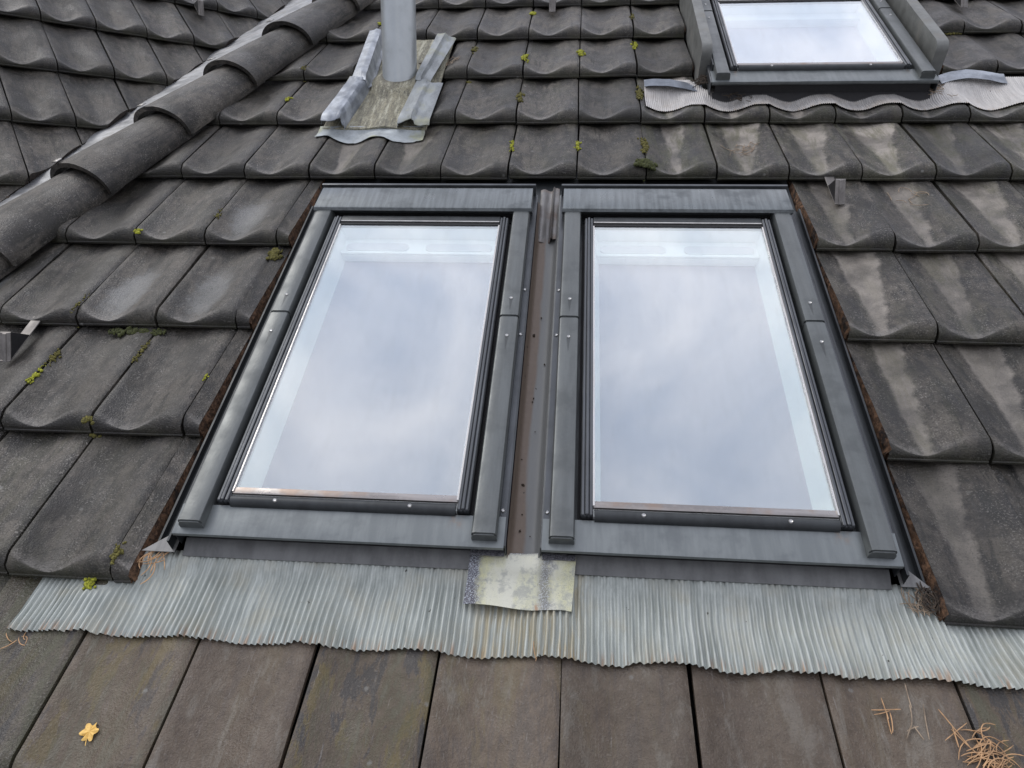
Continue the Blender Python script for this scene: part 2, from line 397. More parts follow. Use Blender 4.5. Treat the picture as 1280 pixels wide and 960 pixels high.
def single(name, bm, mats, base, label, cat, group=None, sharp=35, frame=None):
    b = Vector(base); bmesh.ops.translate(bm, vec=-b, verts=bm.verts)
    o = link(name, finish(bm, name, mats, sharp), None, M @ (frame or Matrix()) @ Matrix.Translation(b))
    return tag(o, label, cat, group)

def box(bm, x0, x1, y0, y1, z0, z1, bev=0.0, seg=2):
    vs = [bm.verts.new((x, y, z)) for x in (x0, x1) for y in (y0, y1) for z in (z0, z1)]
    F = [(0, 1, 3, 2), (4, 6, 7, 5), (0, 4, 5, 1), (2, 3, 7, 6), (0, 2, 6, 4), (1, 5, 7, 3)]
    fs = [bm.faces.new([vs[i] for i in f]) for f in F]
    if bev:
        es = {e for f in fs for e in f.edges}
        bmesh.ops.bevel(bm, geom=list(es), offset=bev, segments=seg, profile=.6, affect='EDGES')
    return bm

def boxbm(*a, **k):
    return box(bmesh.new(), *a, **k)

def grid(bm, fn, us, vs, thick=None, mat=0):
    """surface fn(u,v)->(x,y,z); optional thickness below"""
    g = [[bm.verts.new(fn(u, v)) for u in us] for v in vs]
    for j in range(len(vs) - 1):
        for i in range(len(us) - 1):
            bm.faces.new((g[j][i], g[j][i + 1], g[j + 1][i + 1], g[j + 1][i])).material_index = mat
    if thick:
        b = [[bm.verts.new(tuple(g[j][i].co - Vector((0, 0, thick)))) for i in range(len(us))] for j in range(len(vs))]
        nu, nv = len(us) - 1, len(vs) - 1
        for j in range(nv):
            for i in range(nu):
                bm.faces.new((b[j][i], b[j + 1][i], b[j + 1][i + 1], b[j][i + 1]))
        for i in range(nu):
            bm.faces.new((g[0][i], b[0][i], b[0][i + 1], g[0][i + 1])); bm.faces.new((g[nv][i], g[nv][i + 1], b[nv][i + 1], b[nv][i]))
        for j in range(nv):
            bm.faces.new((g[j][0], g[j + 1][0], b[j + 1][0], b[j][0])); bm.faces.new((g[j][nu], b[j][nu], b[j + 1][nu], g[j + 1][nu]))
    return bm

def extrude_profile(prof, y0, y1, closed=True, ny=1, wob=0):
    """profile [(x,z)] swept along y"""
    bm = bmesh.new(); n = len(prof); rows = []
    for j in range(ny + 1):
        y = y0 + (y1 - y0) * j / ny
        rows.append([bm.verts.new((x + wob * mnoise.noise(Vector((y * 9, x * 40, 1))), y, z)) for x, z in prof])
    m = n if closed else n - 1
    for j in range(ny):
        for i in range(m):
            k = (i + 1) % n
            bm.faces.new((rows[j][i], rows[j][k], rows[j + 1][k], rows[j + 1][i]))
    if closed:
        bm.faces.new(rows[0][::-1]); bm.faces.new(rows[-1])
    return bm

def lin(a, b, n): return [a + (b - a) * i / n for i in range(n + 1)]
def ss(a, b, x):
    t = max(0, min(1, (x - a) / (b - a))); return t * t * (3 - 2 * t)
def fbm(x, y, z=0.0): return mnoise.fractal(Vector((x, y, z)), 1.0, 2.0, 4)

# ------------------------------------------------------------------ tiles
def P(s):      # cross profile: 1 on the roll, 0 in the trough
    return max(max(0.0, 1 - max(0.0, s) / .40) ** 1.9, ss(.36, .84, s) ** 1.1)
def tile_top(s, y):
    q = P(s); t = y / H
    zc = .0435 * (1 - t) - .0015
    zt = .0145 - .030 * t
    return zt + (zc - zt) * q
def tile_z(x, v):        # height of the laid surface at a roof point
    s = (x / W) % 1.0; y = v - math.floor(v / H) * H
    return tile_top(s, y)

def tile_mesh(u0=0.0, u1=W - .0050, seed=0, clip=None, head=.052, ragged_l=False, ragged_r=False, cutm=None):
    bm = bmesh.new()
    ns = max(6, int(round(26 * (u1 - u0) / W)))
    us = lin(u0, u1, ns)
    ys = [.047, .07, .10, .14, .18, .22, .26, .30, .33, H + head]
    rnd = lambda x, y: .0009 * fbm(x * 25 + seed * 7, y * 25, seed)
    rows = []
    def nz(x): return tile_top(x / W, .018)
    def edge(x):   # rounding at the joint sides
        d = min(x - u0, u1 - x); return -.0045 * (1 - ss(0, .007, d)) if not (ragged_l or ragged_r) else 0
    th = .014
    # rows from the under-lip to the head
    prof = []
    for x in us:
        q = P(x / W); zt = 0
        back = .0045 + .030 * q
        zt = tile_top(x / W, back)
        c = [(x, .030, -.001), (x, .0015, 0.0), (x, 0.0, .0015), (x, 0.0, .0065), (x, .0022, .0078)]
        z0 = .0085
        for k, (a, b) in enumerate(((.05, .31), (.19, .59), (.41, .81), (.69, .951), (1.0, 1.0))):
            yy = .0026 + (back - .0026) * a
            c.append((x, yy, z0 + (zt - z0) * b + edge(x) * (b > .8)))
        prof.append(c)
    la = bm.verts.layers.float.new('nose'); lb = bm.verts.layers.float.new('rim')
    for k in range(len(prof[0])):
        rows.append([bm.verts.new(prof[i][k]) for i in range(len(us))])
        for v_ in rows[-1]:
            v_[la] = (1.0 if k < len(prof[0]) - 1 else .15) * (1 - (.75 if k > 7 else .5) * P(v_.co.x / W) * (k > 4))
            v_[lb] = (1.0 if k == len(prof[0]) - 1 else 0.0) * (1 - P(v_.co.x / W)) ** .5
    for f_ in (.25, .6):
        rw = []
        for i, x in enumerate(us):
            yb = prof[i][-1][1]; y = yb + (.047 - yb) * f_
            rw.append(bm.verts.new((x, y, tile_top(x / W, y) + rnd(x, y) * f_ + edge(x))))
            if f_ < .5: rw[-1][lb] = .6 * (1 - P(x / W)) ** .5
        rows.append(rw)
    for y in ys:
        rows.append([bm.verts.new((x, y, tile_top(x / W, y) + rnd(x, y) + edge(x))) for x in us])
    nf = []
    for j in range(len(rows) - 1):
        for i in range(len(us) - 1):
            bm.faces.new((rows[j][i], rows[j][i + 1], rows[j + 1][i + 1], rows[j + 1][i]))
    # underside
    und = []
    for y in (.030, .10, .20, H + head):
        if y == .030 and not und: und.append(rows[0]); continue
        und.append([bm.verts.new((x, y, tile_top(x / W, y) - th)) for x in us])
    for j in range(len(und) - 1):
        for i in range(len(us) - 1):
            bm.faces.new((und[j + 1][i], und[j + 1][i + 1], und[j][i + 1], und[j][i]))
    for i in range(len(us) - 1):
        bm.faces.new((rows[-1][i], rows[-1][i + 1], und[-1][i + 1], und[-1][i]))
    for side, rag in ((0, ragged_l), (-1, ragged_r)):
        loop = [r_[side] for r_ in rows[1:]] + [u[side] for u in und[::-1]]
        f = bm.faces.new(loop)
        f.material_index = 1 if rag else 0
        if rag:
            bmesh.ops.triangulate(bm, faces=[f])
    for rag, xs_, sg in ((ragged_l, u0, -1), (ragged_r, u1, 1)):
        if not rag: continue
        yy_ = lin(.004, H + .03, 56); g_ = []
        for lv in range(6):
            row_ = []
            for y in yy_:
                zt_ = tile_top(xs_ / W, max(y, .02)) - .0015; q_ = lv / 5
                o_ = q_ * .0045 + .0065 * max(0, fbm(y * 60, lv * .7, seed + 9)) * (q_ > 0) + .004 * fbm(y * 160, lv, 3) * q_
                row_.append(bm.verts.new((xs_ + sg * (o_ + .0004), y, zt_ - .036 * q_ - .006 * fbm(y * 45, 2, seed) * q_)))
            g_.append(row_)
        for j in range(5):
            for i in range(len(yy_) - 1):
                f = bm.faces.new((g_[j][i], g_[j][i + 1], g_[j + 1][i + 1], g_[j + 1][i])); f.material_index = 1
    if clip:
        for (pt, nrm) in clip:
            res = bmesh.ops.bisect_plane(bm, geom=bm.verts[:] + bm.edges[:] + bm.faces[:], plane_co=pt, plane_no=nrm, clear_outer=True)
            ed = [e for e in res['geom_cut'] if isinstance(e, bmesh.types.BMEdge)]
            if ed:
                ff = bmesh.ops.holes_fill(bm, edges=ed, sides=0)
                for f in ff['faces']: f.material_index = 1
    if not bm.faces:
        bm.free(); return None
    return finish(bm, 'roof_tile', [MT, cutm or MCUT], 40)

VAR = [tile_mesh(seed=i) for i in range(4)]

roof = Thing('tiled_roof', (0, 0, 0), 'large slope of dark weathered interlocking roof tiles around the skylights', 'roof')
side = Thing('tiled_roof', (0, 0, 0), 'smaller slope of dark tiles at upper left beyond the ridge tiles', 'roof', frame=ML)

def add_tile(th, k, row, me, color, jit=1.0):
    o = bpy.data.objects.new('roof_tile', me); col.objects.link(o); o.parent = th.o
    o.location = (k * W + random.uniform(-.0008, .0008) * jit, row * H + random.uniform(-.0025, .0025) * jit, random.uniform(-.0006, .0014) * jit)
    o.rotation_euler = (R(random.uniform(-.3, .2)) * jit, R(random.uniform(-.45, .45)) * jit, R(random.uniform(-.55, .55)) * jit)
    o.color = (*color, 1)
    return o

RD = Vector((.305, .952, 0)).normalized(); RN = Vector((RD.y, -RD.x, 0))    # along the ridge line / away from it to the right
def ridge_dot(x, y): return x * RN.x + y * RN.y

def color_for(k, row):
    rs, g, b = 0.0, 0.0, random.uniform(0, .25)
    x = k * W
    if row < 0:
        g = 1.0 if x > -.95 else (.45 if x > -1.15 else 0); b = random.uniform(0, .3)
        b = {-6: .7, -5: .9, -4: .55, -3: .1, -2: .75, -1: .25, 3: .8}.get(k, random.uniform(.02, .2))
        return (0, g, b)
    if row in (4, 5) and 1 <= k <= 8: rs, b = random.uniform(.7, 1), random.uniform(.35, .9)
    if row <= 3 and k >= 3: rs = random.uniform(.55, 1); b = random.uniform(.05, .4)
    if row == 4 and k in (-4, -3): rs = .8; b = .35
    if row == 4 and k == -5: rs = .0
    if row == 2 and k in (-6, -5): rs = 0; b = 0
    return (rs, g, b)

for row in range(-2, 11):
    for k in range(-15, 12):
        x0, y0 = k * W, row * H
        if row < 0 and (k < -8 or k > 6): continue
        if k > 7 + max(0, row - 3) * .5: continue
        if max(ridge_dot(x0 + W, y0), ridge_dot(x0 + W, y0 + H)) < -1.80: continue
        u0, u1, rl, rr, clip = 0.0, W - .0050, False, False, []
        if 0 <= row <= 3:
            if -4 <= k <= 2:
                if k == -4: u1, rr = .031, True
                else: continue
            if k == 3: u0, rl = .010, True
        if row in (5, 6):
            if k == -4: continue
            if k == -3: u0 = .115
            if k == -5: u1 = W - .02
        if 6 <= row <= 7:
            if k == 1: u1 = .188; rr = True
            if 2 <= k <= 5: continue
            if k == 6: u0 = .022; rl = True
        mn = min(ridge_dot(x0, y0), ridge_dot(x0, y0 + H + .06))
        if mn < -1.80:
            p0 = RN * -1.80 - Vector((x0, y0, 0))
            clip.append((p0, -RN))
        if u0 or u1 < W - .006 or clip:
            me = tile_mesh(u0, u1, seed=k + row * 3, clip=clip, ragged_l=rl, ragged_r=rr)
        else:
            me = random.choice(VAR)
        if me is None: continue
        o_ = add_tile(roof, k, row, me, color_for(k, row))
        if (row, k) in ((2, -5), (2, -6), (3, -5), (2, -8)):
            o_.material_slots[0].link = 'OBJECT'; o_.material_slots[0].material = MTB

# underlay below the tiles
bm = bmesh.new()
p = [(-2.15, -.9), (1.8, -.9), (2.4, 3.9), (-.65, 3.9)]
def rl_x(v): return (-1.88 + .305 * v) / .952
pts = [(rl_x(-.9), -.9), (1.7, -.9), (2.5, 3.9), (rl_x(3.9), 3.9)]
for i in (0,):
    top = [bm.verts.new((x, y, -.045)) for x, y in pts]; bot = [bm.verts.new((x, y, -.085)) for x, y in pts]
    bm.faces.new(top); bm.faces.new(bot[::-1])
    for a in range(4): bm.faces.new((top[a], bot[a], bot[(a + 1) % 4], top[(a + 1) % 4]))
roof.part('underlay', bm, MSOIL)

# left slope
LCUT_P = Vector((.392, -.684, 0)); LCUT_D = Vector((1.43, 1.493, 0)).normalized(); LCUT_N = Vector((LCUT_D.y, -LCUT_D.x, 0))
for c in range(-3, 7):
    for k in range(-6, 9):
        x0, y0 = k * W, -c * H
        if (Vector((x0, y0 + H, 0)) - LCUT_P).dot(LCUT_N) > -.01: continue
        if (Vector((x0, y0, 0)) - LCUT_P).dot(LCUT_N) < -1.15: continue
        clip = []
        if (Vector((x0 + W, y0, 0)) - LCUT_P).dot(LCUT_N) > 0:
            clip.append((LCUT_P - Vector((x0, y0, 0)), LCUT_N))
        me = tile_mesh(seed=c + k, clip=clip, cutm=MCUTD) if clip else random.choice(VAR)
        if me is None: continue
        add_tile(side, k, -c, me, (0, 0, .1))
bm = bmesh.new()
def Lp(a, n): return LCUT_P + LCUT_D * a + LCUT_N * n
q = [Lp(-2.2, -.02), Lp(2.2, -.02), Lp(2.2, -2.0), Lp(-2.2, -2.0)]
top = [bm.verts.new((v.x, v.y, -.045)) for v in q]; bot = [bm.verts.new((v.x, v.y, -.085)) for v in q]
bm.faces.new(top); bm.faces.new(bot[::-1])
for a in range(4): bm.faces.new((top[a], bot[a], bot[(a + 1) % 4], top[(a + 1) % 4]))
side.part('underlay', bm, MSOIL)
# crumbling dark bedding under the cut tiles
bm = bmesh.new()
def bed(u, v):
    a = -1.6 + 3.2 * u; w = .018 * fbm(a * 18, 3) + .012 * fbm(a * 55, 8)
    b = Lp(a, .004 + w)
    ang = math.pi * v
    return (b.x - LCUT_N.x * .03 * math.cos(ang) , b.y - LCUT_N.y * .03 * math.cos(ang), -.036 + .034 * math.sin(ang) + .010 * fbm(a * 40, v * 4, 2))
grid(bm, bed, lin(0, 1, 260), lin(0, 1, 6))
side.part('mortar_bedding', bm, MDEB, sharp=180)

# metal valley strip between the two slopes
def valley(u, v):
    a = -1.7 + 3.4 * u
    B = ML @ Vector((*Lp(a, -.05).xy, -.036))
    # matching point under the ridge tiles
    along = B.xy.dot(RD.xy) - .02
    A_ = RN * -1.87 + RD * along; A_.z = -.022
    p_ = A_.lerp(B, v)
    p_.z += -.012 * math.sin(math.pi * v) + .0035 * fbm(a * 9, v * 5)
    return tuple(p_)
bm = grid(bmesh.new(), valley, lin(0, 1, 90), lin(0, 1, 10), .0012)
single('valley_gutter', bm, MZINC, (-1.9, 1.6, -.05), 'pale metal gutter strip running between the ridge tiles and the left slope', 'gutter')

# ridge tiles
def ridge_mesh():
    bm = bmesh.new(); L_ = .425; n = 20
    ys = [0, .004, .05, .11, .20, .30, L_]
    def ring(y, off):
        t = y / L_
        rx = .122 - .022 * t - off; rz = .078 - .014 * t - off
        out = []
        for i in range(n + 1):
            a = math.pi * i / n
            c, s = math.cos(a), math.sin(a)
            # slightly flattened flanks
            out.append((rx * math.copysign(abs(c) ** .85, c), y, rz * (s ** .9 if s > 0 else 0) + .006 * (1 - t) - .018 * (c < 0) * abs(c)))
        return out
    o_ = []; i_ = []
    for y in ys:
        o_.append([bm.verts.new((x, yy, z + .0012 * fbm(x * 20, yy * 20))) for x, yy, z in ring(y, 0)])
        i_.append([bm.verts.new(v) for v in ring(y, .014)])
    for j in range(len(ys) - 1):
        for i in range(n):
            bm.faces.new((o_[j][i], o_[j][i + 1], o_[j + 1][i + 1], o_[j + 1][i]))
            bm.faces.new((i_[j][i + 1], i_[j][i], i_[j + 1][i], i_[j + 1][i + 1]))
        bm.faces.new((o_[j][0], o_[j + 1][0], i_[j + 1][0], i_[j][0])); bm.faces.new((o_[j][n], i_[j][n], i_[j + 1][n], o_[j + 1][n]))
    for i in range(n):
        bm.faces.new((o_[0][i + 1], o_[0][i], i_[0][i], i_[0][i + 1])); bm.faces.new((o_[-1][i], o_[-1][i + 1], i_[-1][i + 1], i_[-1][i]))
    return finish(bm, 'ridge_tile', MRT, 50)
ridge = Thing('ridge', (RN * -1.777)[:], 'diagonal row of overlapping half-round ridge tiles beside the metal gutter strip', 'ridge')
RM = ridge_mesh()
clipbm = bmesh.new(); box(clipbm, -.012, .012, -.003, .018, .076, .080, .001); CM = finish(clipbm, 'ridge_clip', MCHROME)
ang = math.atan2(RD.y, RD.x) - math.pi / 2
for i in range(-2, 8):
    a = .362 + .3600 * i
    o = bpy.data.objects.new('ridge_tile', RM); col.objects.link(o); o.parent = ridge.o
    o.location = RD * a + Vector((0, 0, .022 + random.uniform(-.002, .002)))
    o.rotation_euler = (R(-1.6), R(random.uniform(-1, 1)), ang + R(random.uniform(-.7, .7)))
    o.color = (0, 0, .02, 1)
    c = bpy.data.objects.new('ridge_clip', CM); col.objects.link(c); c.parent = o
    c.location = (-.035, 0, .003); c.rotation_euler = (0, R(-18), 0)

# ------------------------------------------------------------------ skylights
def screw(th, x, y, z, parent=None):
    bm = bmesh.new()
    bmesh.ops.create_cone(bm, cap_ends=True, segments=14, radius1=.0042, radius2=.0034, depth=.002, matrix=Matrix.Translation((x, y, z + .001)))
    f = max(bm.faces, key=lambda q: q.calc_center_median().z)
    bmesh.ops.inset_individual(bm, faces=[f], thickness=.0016, depth=-.0012)
    return th.part('screw', bm, MSCREW, parent)

def skylight(x0, wd, v0, top, dz, lbl, gdy=0.0, bars=True, jf=.519):
    """x0 outer left of side covers, v0 front of sill, top = upper end of the hood"""
    th = Thing('skylight', (x0, v0, 0), lbl, 'skylight')
    x1 = x0 + wd; z = dz
    gx0, gx1, gy0, gy1 = x0 + .077, x1 - .077, v0 + .096 + gdy, top - .168
    # outer box (kerb)
    for q_ in ((x0 + .004, x0 + .050, v0 + .03, top - .01, -.02, z + .046), (x1 - .050, x1 - .004, v0 + .03, top - .01, -.02, z + .046),
               (x0 + .050, x1 - .050, v0 + .022, v0 + .075, -.02, z + .045), (x0 + .050, x1 - .050, top - .12, top - .010, -.02, z + .045)):
        th.part('frame_board', boxbm(*q_), MDARK)
    # white inner reveals and the blind
    zf = z + .002
    for (a, b) in ((gx0 - .002, gx0 + .016), (gx1 + .002, gx1 - .016)):
        bm = bmesh.new()
        vs = [bm.verts.new(c) for c in ((a, gy0 - .02, z + .066), (a, gy1 + .01, z + .066), (b, gy1 + .01, zf - .004), (b, gy0 - .02, zf - .004),
                                        ((a - .010 if a < b else a + .010), gy0 - .02, z + .066), ((a - .010 if a < b else a + .010), gy1 + .01, z + .066),
                                        ((b - .03 if a < b else b + .03), gy1 + .01, zf - .004), ((b - .03 if a < b else b + .03), gy0 - .02, zf - .004))]
        for f in ((0, 1, 2, 3), (4, 7, 6, 5), (0, 4, 5, 1), (3, 2, 6, 7), (0, 3, 7, 4), (1, 5, 6, 2)): bm.faces.new([vs[i] for i in f])
        th.part('inner_lining', bm, MWHITE)
    th.part('inner_lining', boxbm(gx0 - .002, gx1 + .002, gy0 - .03, gy0 - .004, zf, z + .064), MWHITE)
    th.part('inner_lining', boxbm(gx0 - .002, gx1 + .002, gy1 - .002, gy1 + .02, zf, z + .064), MWHITE)
    bm = boxbm(gx0 - .01, gx1 + .01, gy0 - .02, gy1 + .01, zf - .012, zf)
    th.part('blind', bm, MBLIND)
    # ventilation rail
    if True:
        rail = th.part('ventilation_rail', boxbm(gx0 + .004, gx1 - .004, gy1 - .072, gy1 - .0025, z + .004, z + .026, bev=.003), MWHITE)
        mid = (gx0 + gx1) / 2 - .004
        for a, b in ((gx0 + .016, mid - .022), (mid + .022, gx1 - .016)) if bars else ():
            bm = bmesh.new(); rs_ = .016; yc = gy1 - .040
            pp = [(b - rs_ + rs_ * math.sin(math.pi * i / 8), yc + rs_ * math.cos(math.pi * i / 8)) for i in range(9)] + [(a + rs_ - rs_ * math.sin(math.pi * i / 8), yc - rs_ * math.cos(math.pi * i / 8)) for i in range(9)]
            lo_ = [bm.verts.new((x, y, z + .0262)) for x, y in pp]; hi_ = [bm.verts.new((x, y, z + .0290)) for x, y in pp]
            bm.faces.new(hi_); bm.faces.new(lo_[::-1])
            for i in range(18): bm.faces.new((lo_[i], lo_[(i + 1) % 18], hi_[(i + 1) % 18], hi_[i]))
            th.part('rail_slot', bm, MBLIND2, rail)
        th.part('rail_lip', boxbm(gx0 + .008, gx1 - .008, gy1 - .071, gy1 - .061, z + .027, z + .032, bev=.002), MWHITE, rail)
    # sash
    for s_, e in ((gx0, -1), (gx1, 1)):
        bm = bmesh.new()
        for o0, o1, zt in ((.0025, .0085, .0740), (.0095, .0155, .0765), (.0165, .0225, .0735), (.0015, .0235, .0700)):
            a, b = s_ + e * o0, s_ + e * o1
            box(bm, min(a, b), max(a, b), gy0 - .033, gy1 + .03, z + .040, z + zt, bev=.0012, seg=1)
        th.part('sash_side', bm, MFRAME)
    for s_, e in ((gx0, -1), (gx1, 1)):
        a, b = s_ - e * .0012, s_ + e * .0022
        th.part('glass_bead', boxbm(min(a, b), max(a, b), gy0 - .012, gy1, z + .062, z + .0715), MCHROME)
    # head of the sash
    th.part('head_gasket', boxbm(gx0 - .002, gx1 + .002, gy1 + .0007, gy1 + .010, z + .055, z + .0705, bev=.001, seg=1), MBLK)
    th.part('sash_head', boxbm(gx0 - .002, gx1 + .002, gy1 + .015, gy1 + .036, z + .055, z + .073, bev=.003), MDARK)
    th.part('head_trim', boxbm(gx0 - .001, gx1 + .001, gy1 + .0105, gy1 + .0140, z + .060, z + .0745, bev=.001, seg=1), MCHROME)
    # glass
    th.part('glass_pane', boxbm(gx0 - .001, gx1 + .001, gy0 - .001, gy1 + .0005, z + .0642, z + .0680), MGLASS)
    # foot of the sash: bright strip and rounded bar with screws
    bm = bmesh.new()
    box(bm, gx0 - .001, gx1 + .001, gy0 - .0155, gy0 - .0015, z + .058, z + .0700, bev=.0015)
    th.part('foot_trim', bm, MTRIM)
    prof = []
    for i in range(9):
        a = math.pi * i / 8
        prof.append((gy0 - .0275 + .0115 * math.cos(a), z + .060 + .013 * math.sin(a)))
    bm = bmesh.new(); rr = [[bm.verts.new((x, y, zz)) for y, zz in prof] for x in (gx0 + .001, gx1 - .001)]
    for i in range(8): bm.faces.new((rr[0][i], rr[0][i + 1], rr[1][i + 1], rr[1][i]))
    bm.faces.new(rr[0]); bm.faces.new(rr[1][::-1]); bm.faces.new((rr[0][0], rr[0][-1], rr[1][-1], rr[1][0]))
    bar = th.part('foot_bar', bm, MDARK)
    for fx in (.205, .80):
        screw(th, gx0 + (gx1 - gx0) * fx, gy0 - .029, z + .0722, bar)
    # black seal around the sash
    for q_ in ((x0 + .048, gx0 - .001, v0 + .045, gy1 + .04, z + .040, z + .0465), (gx1 + .001, x1 - .048, v0 + .045, gy1 + .04, z + .040, z + .0465),
               (gx0, gx1, gy1 + .036, top - .10, z + .050, z + .056)):
        th.part('seal', boxbm(*q_), MBLK)
    # side covers, two lengths each
    vj = v0 + (top - v0) * jf
    for a in (x0, x1 - .044):
        for (b, c, up) in ((v0 + .012, vj - .0012, 0.0), (vj + .0012, top - .100, .0012)):
            prof = [(a, z + .046), (a, z + .074 + up), (a + .0025, z + .0785 + up), (a + .007, z + .080 + up), (a + .037, z + .080 + up), (a + .0415, z + .0785 + up), (a + .044, z + .074 + up), (a + .044, z + .046)]
            bm = extrude_profile(prof, b, c)
            es = [e for e in bm.edges if abs(e.verts[0].co.y - b) < 1e-6 and abs(e.verts[1].co.y - b) < 1e-6 and min(e.verts[0].co.z, e.verts[1].co.z) > z + .06]
            bmesh.ops.bevel(bm, geom=es, offset=.003, segments=2, affect='EDGES')
            cv = th.part('side_cover', bm, MCOVD if wd < .6 else MCOV)
            screw(th, a + .022, (vj - .062) if up == 0 else (vj + .060), z + .0797 + up, cv)
    # flange strips beside the covers
    for a, b in ((x0 - .015, x0 - .0005), (x1 + .0005, x1 + .015)):
        prof = [(a, z + .010), (a, z + .052), (a + (.0035 if a < x0 else .0), z + .0545), (b, z + .0540), (b, z + .046), (a + .002 if a < x0 else b - .004, z + .046), (a + .002 if a < x0 else b - .004, z + .010)]
        if a > x0: prof = [(a, z + .046), (a, z + .054), (b - .0035, z + .0545), (b, z + .052), (b, z + .010), (b - .002, z + .010), (b - .002, z + .046)]
        else: prof = [(a, z + .010), (a, z + .052), (a + .0035, z + .0545), (b, z + .054), (b, z + .046), (a + .002, z + .046), (a + .002, z + .010)]
        fl = th.part('flange', extrude_profile(prof, v0 + .006, top - .002), MFRAME)
        for f in (.07, .49, .63):
            screw(th, (a + b) / 2 + (.002 if a < x0 else -.002), v0 + (top - v0) * f, z + .0545, fl)
    # sill
    def sillf(u, v):
        x = x0 - .012 + (wd + .024) * u
        pts_ = [(gy0 - .036, z + .060), (v0 + .03, z + .0585), (v0 + .004, z + .0575), (v0, z + .0565), (v0 - .0005, z + .050), (v0 + .004, z + .044)]
        y, zz = pts_[v]; return (x, y, zz + .0006 * fbm(x * 14, v * .4))
    bm = grid(bmesh.new(), sillf, lin(0, 1, 40), range(6))
    o = th.part('sill', bm, MSILL, sharp=30); o.color = (wd, 0, 0, 1)
    # black face painted in as the sill's shadow, and the sloping foot sheet
    th.part('sill_face', boxbm(x0 + .002, x1 - .002, v0 + .0145, v0 + .0215, .004, z + .052), MBLK)
    def foot(u, v):
        x = x0 - .004 + (wd + .008) * u
        pts_ = [(v0 + .014, z * .8 + .019), (v0 + .005, z * .6 + .0165), (v0 - .008, z * .1 + .0118), (v0 - .0175, .0092)]
        y, zz = pts_[v]; return (x, y, zz + .0008 * fbm(x * 12, v * .5))
    th.part('foot_sheet', grid(bmesh.new(), foot, lin(0, 1, 40), range(4), .0012), MFOOT if wd < .6 else MBLK)
    # hood
    hy0, hy1 = top - .118, top - .003
    prof = [(hy0 + .016, z + .060), (hy0 - .001, z + .080), (hy0 + .002, z + .0875), (hy0 + .006, z + .089), (hy1 - .02, z + .086), (hy1 - .012, z + .083), (hy1 - .010, z + .060)]
    bm = bmesh.new(); ins = (.0, .0, .001, .003, .003, .003, .003)
    A_ = [bm.verts.new((x0 - .006 + ins[i], y, zz)) for i, (y, zz) in enumerate(prof)]
    B_ = [bm.verts.new((x1 + .006 - ins[i], y, zz)) for i, (y, zz) in enumerate(prof)]
    for i in range(len(prof) - 1): bm.faces.new((A_[i], A_[i + 1], B_[i + 1], B_[i]))
    bm.faces.new(A_); bm.faces.new(B_[::-1]); bm.faces.new((A_[0], B_[0], B_[-1], A_[-1]))
    th.part('hood', bm, MHOOD, sharp=25)
    th.part('hood_underside', boxbm(x0 + .002, x1 - .002, hy0 + .014, hy0 + .024, z + .045, z + .0605), MBLK)  # black strip added for the shade under the hood lip
    th.part('top_rim', boxbm(x0 - .010, x1 + .010, top - .0075, top, z + .05, z + .0875, bev=.0015), MFRAME)
    return th

sk1 = skylight(-.690, .570, .072, 1.160, 0.0, 'left of the two large skylights side by side, its glass reflecting pale cloud')
sk2 = skylight(-.031, .570, .072, 1.160, 0.0, 'right of the two large skylights side by side, next to the streaked tiles')
sk3 = skylight(.434, .672, 1.765, 2.56, .025, 'upper skylight at the top edge with thick grey side rails', gdy=.012, bars=False, jf=.655)

# side rails of the upper skylight
for a, b in ((.396, .430), (1.134, 1.171)):
    prof = [(1.895, .0), (1.895, .105)]
    for i in range(7):
        t = math.pi / 2 * i / 6
        prof.append((1.895 + .032 * (1 - math.cos(t)), .110 + .032 * math.sin(t)))
    prof += [(2.70, .142), (2.70, .0)]
    bm = bmesh.new()
    A_ = [bm.verts.new((a, y, z)) for y, z in prof]; B_ = [bm.verts.new((b, y, z)) for y, z in prof]
    n = len(prof)
    for i in range(n): bm.faces.new((A_[i], A_[(i + 1) % n], B_[(i + 1) % n], B_[i]))
    bm.faces.new(A_[::-1]); bm.faces.new(B_)
    bmesh.ops.bevel(bm, geom=[e for e in bm.edges if e.calc_face_angle(0) > 1.2 and e.verts[0].co.x == e.verts[1].co.x], offset=.003, segments=2, affect='EDGES')
    sk3.part('side_rail', bm, metal('rail_metal', (.155, .16, .15), .5, .25, .2, (20, 20, 20), (.22, .21, .185), .5), sharp=30)
bm = bmesh.new()
box(bm, .43, .4335, 1.85, 2.56, .02, .10)
sk3.part('rail_channel', bm, MDARK)
sk3.part('rail_channel', boxbm(1.1215, 1.134, 1.86, 2.56, .02, .055), MDARK)

